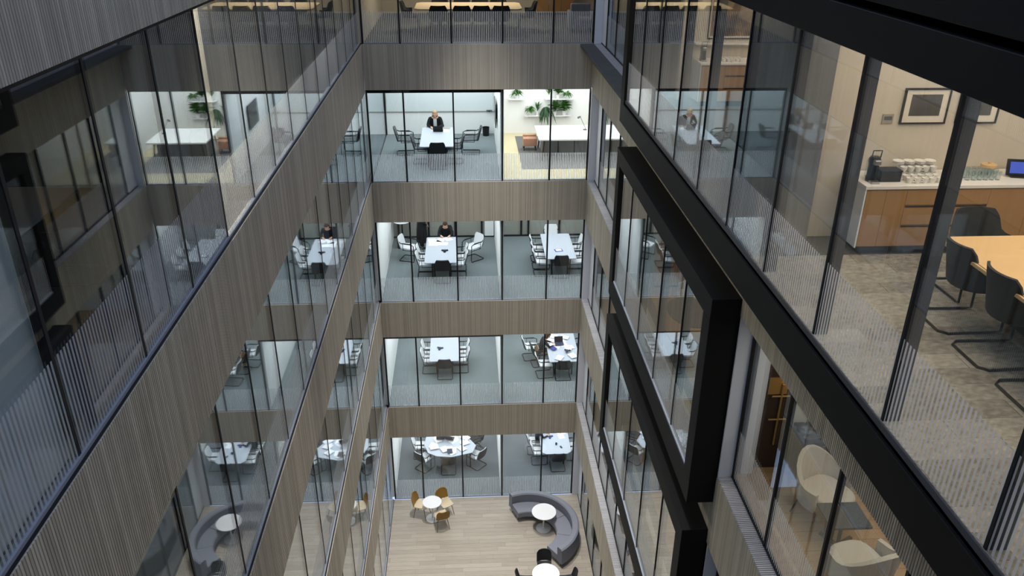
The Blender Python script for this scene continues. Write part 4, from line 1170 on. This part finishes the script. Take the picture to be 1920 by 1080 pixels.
# ---- third floor lounge under the boardroom
lounge = 'pale upholstered armchairs of the lounge'
A = lounge_chair('pale armchair facing the dark table in the lounge, farther from the camera', (7.62, -14.68, 12), PI+.45, lounge)
A.scale = (1.12, 1.12, 1.08)
dup(A, (7.52, -16.05, 12), .25, 'pale armchair seen from behind at the bottom of the frame')
t = thing('side_table', 'dark square side table on a crossed foot between the pale armchairs', 'table', (7.62, -15.28, 12))
MB().box(-.27, .27, -.24, .24, .50, .535).build('tabletop', M['darktop'], t, bevel=.006); MB().tube([(0,0,.5), (0,0,.02)], .025, 10).build('stem', M['walnut'], t, True)
MB().cbox((0,0,.015), (.56,.05,.03), (0,0,.5)).cbox((0,0,.0149), (.05,.56,.0298), (0,0,.5)).build('cross_foot', M['walnut'], t)
d = struct('door_1', 'dark brown door in the pale wall of the lounge', MB().box(7.0, 7.42, -13.62, -13.552, 12, 14.4), M['walnut'])
MB().tube([(7.26,-13.66,12.45), (7.26,-13.66,13.5)], .016, 10).build('handle', M['brass'], d, True)
for z_ in (12.9, 13.3): MB().tube([(7.12,-13.66,z_), (7.38,-13.66,z_)], .014, 8).build('cross_bar', M['brass'], d, True)
MB().box(7.06, 7.34, -13.635, -13.621, 13.32, 13.6).build('brass_plate', M['brass'], d)
struct('trim_1', 'pale pilaster beside the dark lounge door', MB().box(6.80, 6.98, -13.75, -13.552, 12, 14.67), M['reveal'])
t = thing('sideboard', 'dark walnut sideboard behind the farther pale armchair', 'cabinet', (7.98, -13.78, 12))
MB().box(-.42,.42,-.2,.2,.06,.78).build('body', M['walnut'], t); MB().box(-.4,.4,-.17,.17,0,.06).build('plinth', M['mull'], t)
for s in (-1, 1):
    dd = MB().box(s*.21-.205, s*.21+.205, -.215,-.201,.08,.76).build('door', M['walnut'], t); MB().box(s*.21-.01, s*.21+.01, -.228,-.216,.45,.55).build('handle', M['brass'], dd)
t = thing('vase', 'clear glass vase on the walnut sideboard', 'vase', (7.68, -13.82, 12.78)); MB().lathe([(.001,0), (.06,0), (.085,.12), (.05,.22), (.06,.28), (.055,.28), (.045,.22), (.078,.12), (.055,.01), (.001,.01)], 20).build('body', M['clear'], t, True)
MB().tube([(0,0,.02), (.02,0,.3), (.06,.01,.45)], .005, 6).build('stem', M['leafa'], t, True)

# ---- inside the middle and lowest black boxes
t = thing('oval_table', 'dark oval table inside the middle black framed box', 'table', (6.95, -9.95, 12))
MB().prism([(.42*math.cos(2*PI*i/28), .62*math.sin(2*PI*i/28)) for i in range(28)], .71, .74).build('tabletop', M['walnut'], t, bevel=.005); MB().lathe([(.04,.71), (.035,.06), (.24,.03), (.24,0)], 20).build('base', M['tube'], t, True)
def cabinet(label, x, y, z, rz=0):
    t = thing('tall_cabinet', label, 'cabinet', (x, y, z), rz)
    MB().box(-.45,.45,-.22,.22,.05,1.1).build('body', M['veneer'], t); MB().box(-.42,.42,-.2,.2,0,.05).build('plinth', M['groove'], t)
    for s in (-1, 1):
        dd = MB().box(s*.225-.22, s*.225+.22, -.236,-.221,.07,1.08).build('door', M['veneer'], t); MB().box(s*.05-.01, s*.05+.01, -.25,-.237,.6,.8).build('handle', M['brass'], dd)
cabinet('oak cabinet inside the middle black framed box', 7.3, -7.2, 12)
cabinet('oak cabinet inside the lowest black framed box', 7.3, -7.6, 8)
A = lounge_chair('pale armchair inside the middle black framed box', (7.4, -8.6, 12), PI/2+.4, 'pale armchairs of the black boxes')
dup(A, (7.3, -9.3, 8), PI/2+.2, 'pale armchair inside the lowest black framed box')

# ---- left block, mostly dark
t = thing('club_armchair', 'low dark armchair of the silhouetted person behind the top left glass', 'armchair', (-.78, -6.75, 16), .0)
MB().box(-.3, .3, -.28, .28, .14, .42).build('seat', M['ch_black'], t, bevel=.04); MB().box(-.3, .3, -.36, -.24, .3, .80).build('backrest', M['ch_black'], t, bevel=.04)
for s in (-1, 1): MB().box(s*.32-.05, s*.32+.05, -.28, .28, .12, .58).build('armrest', M['ch_black'], t, bevel=.03)
for sx in (-1, 1):
    for sy in (-1, 1): MB().tube([(sx*.26, sy*.24, .15), (sx*.27, sy*.26, 0)], .018, 8).build('leg', M['tube'], t, True)
person('dark silhouetted person seated behind the striped top left glass', (-.78, -6.80, 16), .0, seated(.04, .38, .10, (0,1,-.5)), 's', 'brown', .05, 'cloth_black', None)
office_table('cream-topped table in the dark room behind the top left glass', -3.0, -1.55, -15.9, -14.15, 16, 'table_white')
g = 'black chairs in the dark top left room'
A = shell_chair('black shell chair on the glass side of the dark room table', M['ch_black'], (-1.45, -15.0, 16), PI/2, g)
dup(A, (-2.2, -13.95, 16), PI, 'black shell chair at the far end of the dark room table')
cabinet('oak cabinet by the cross wall of the dark top left room', -3.3, -14.3, 16, 0)
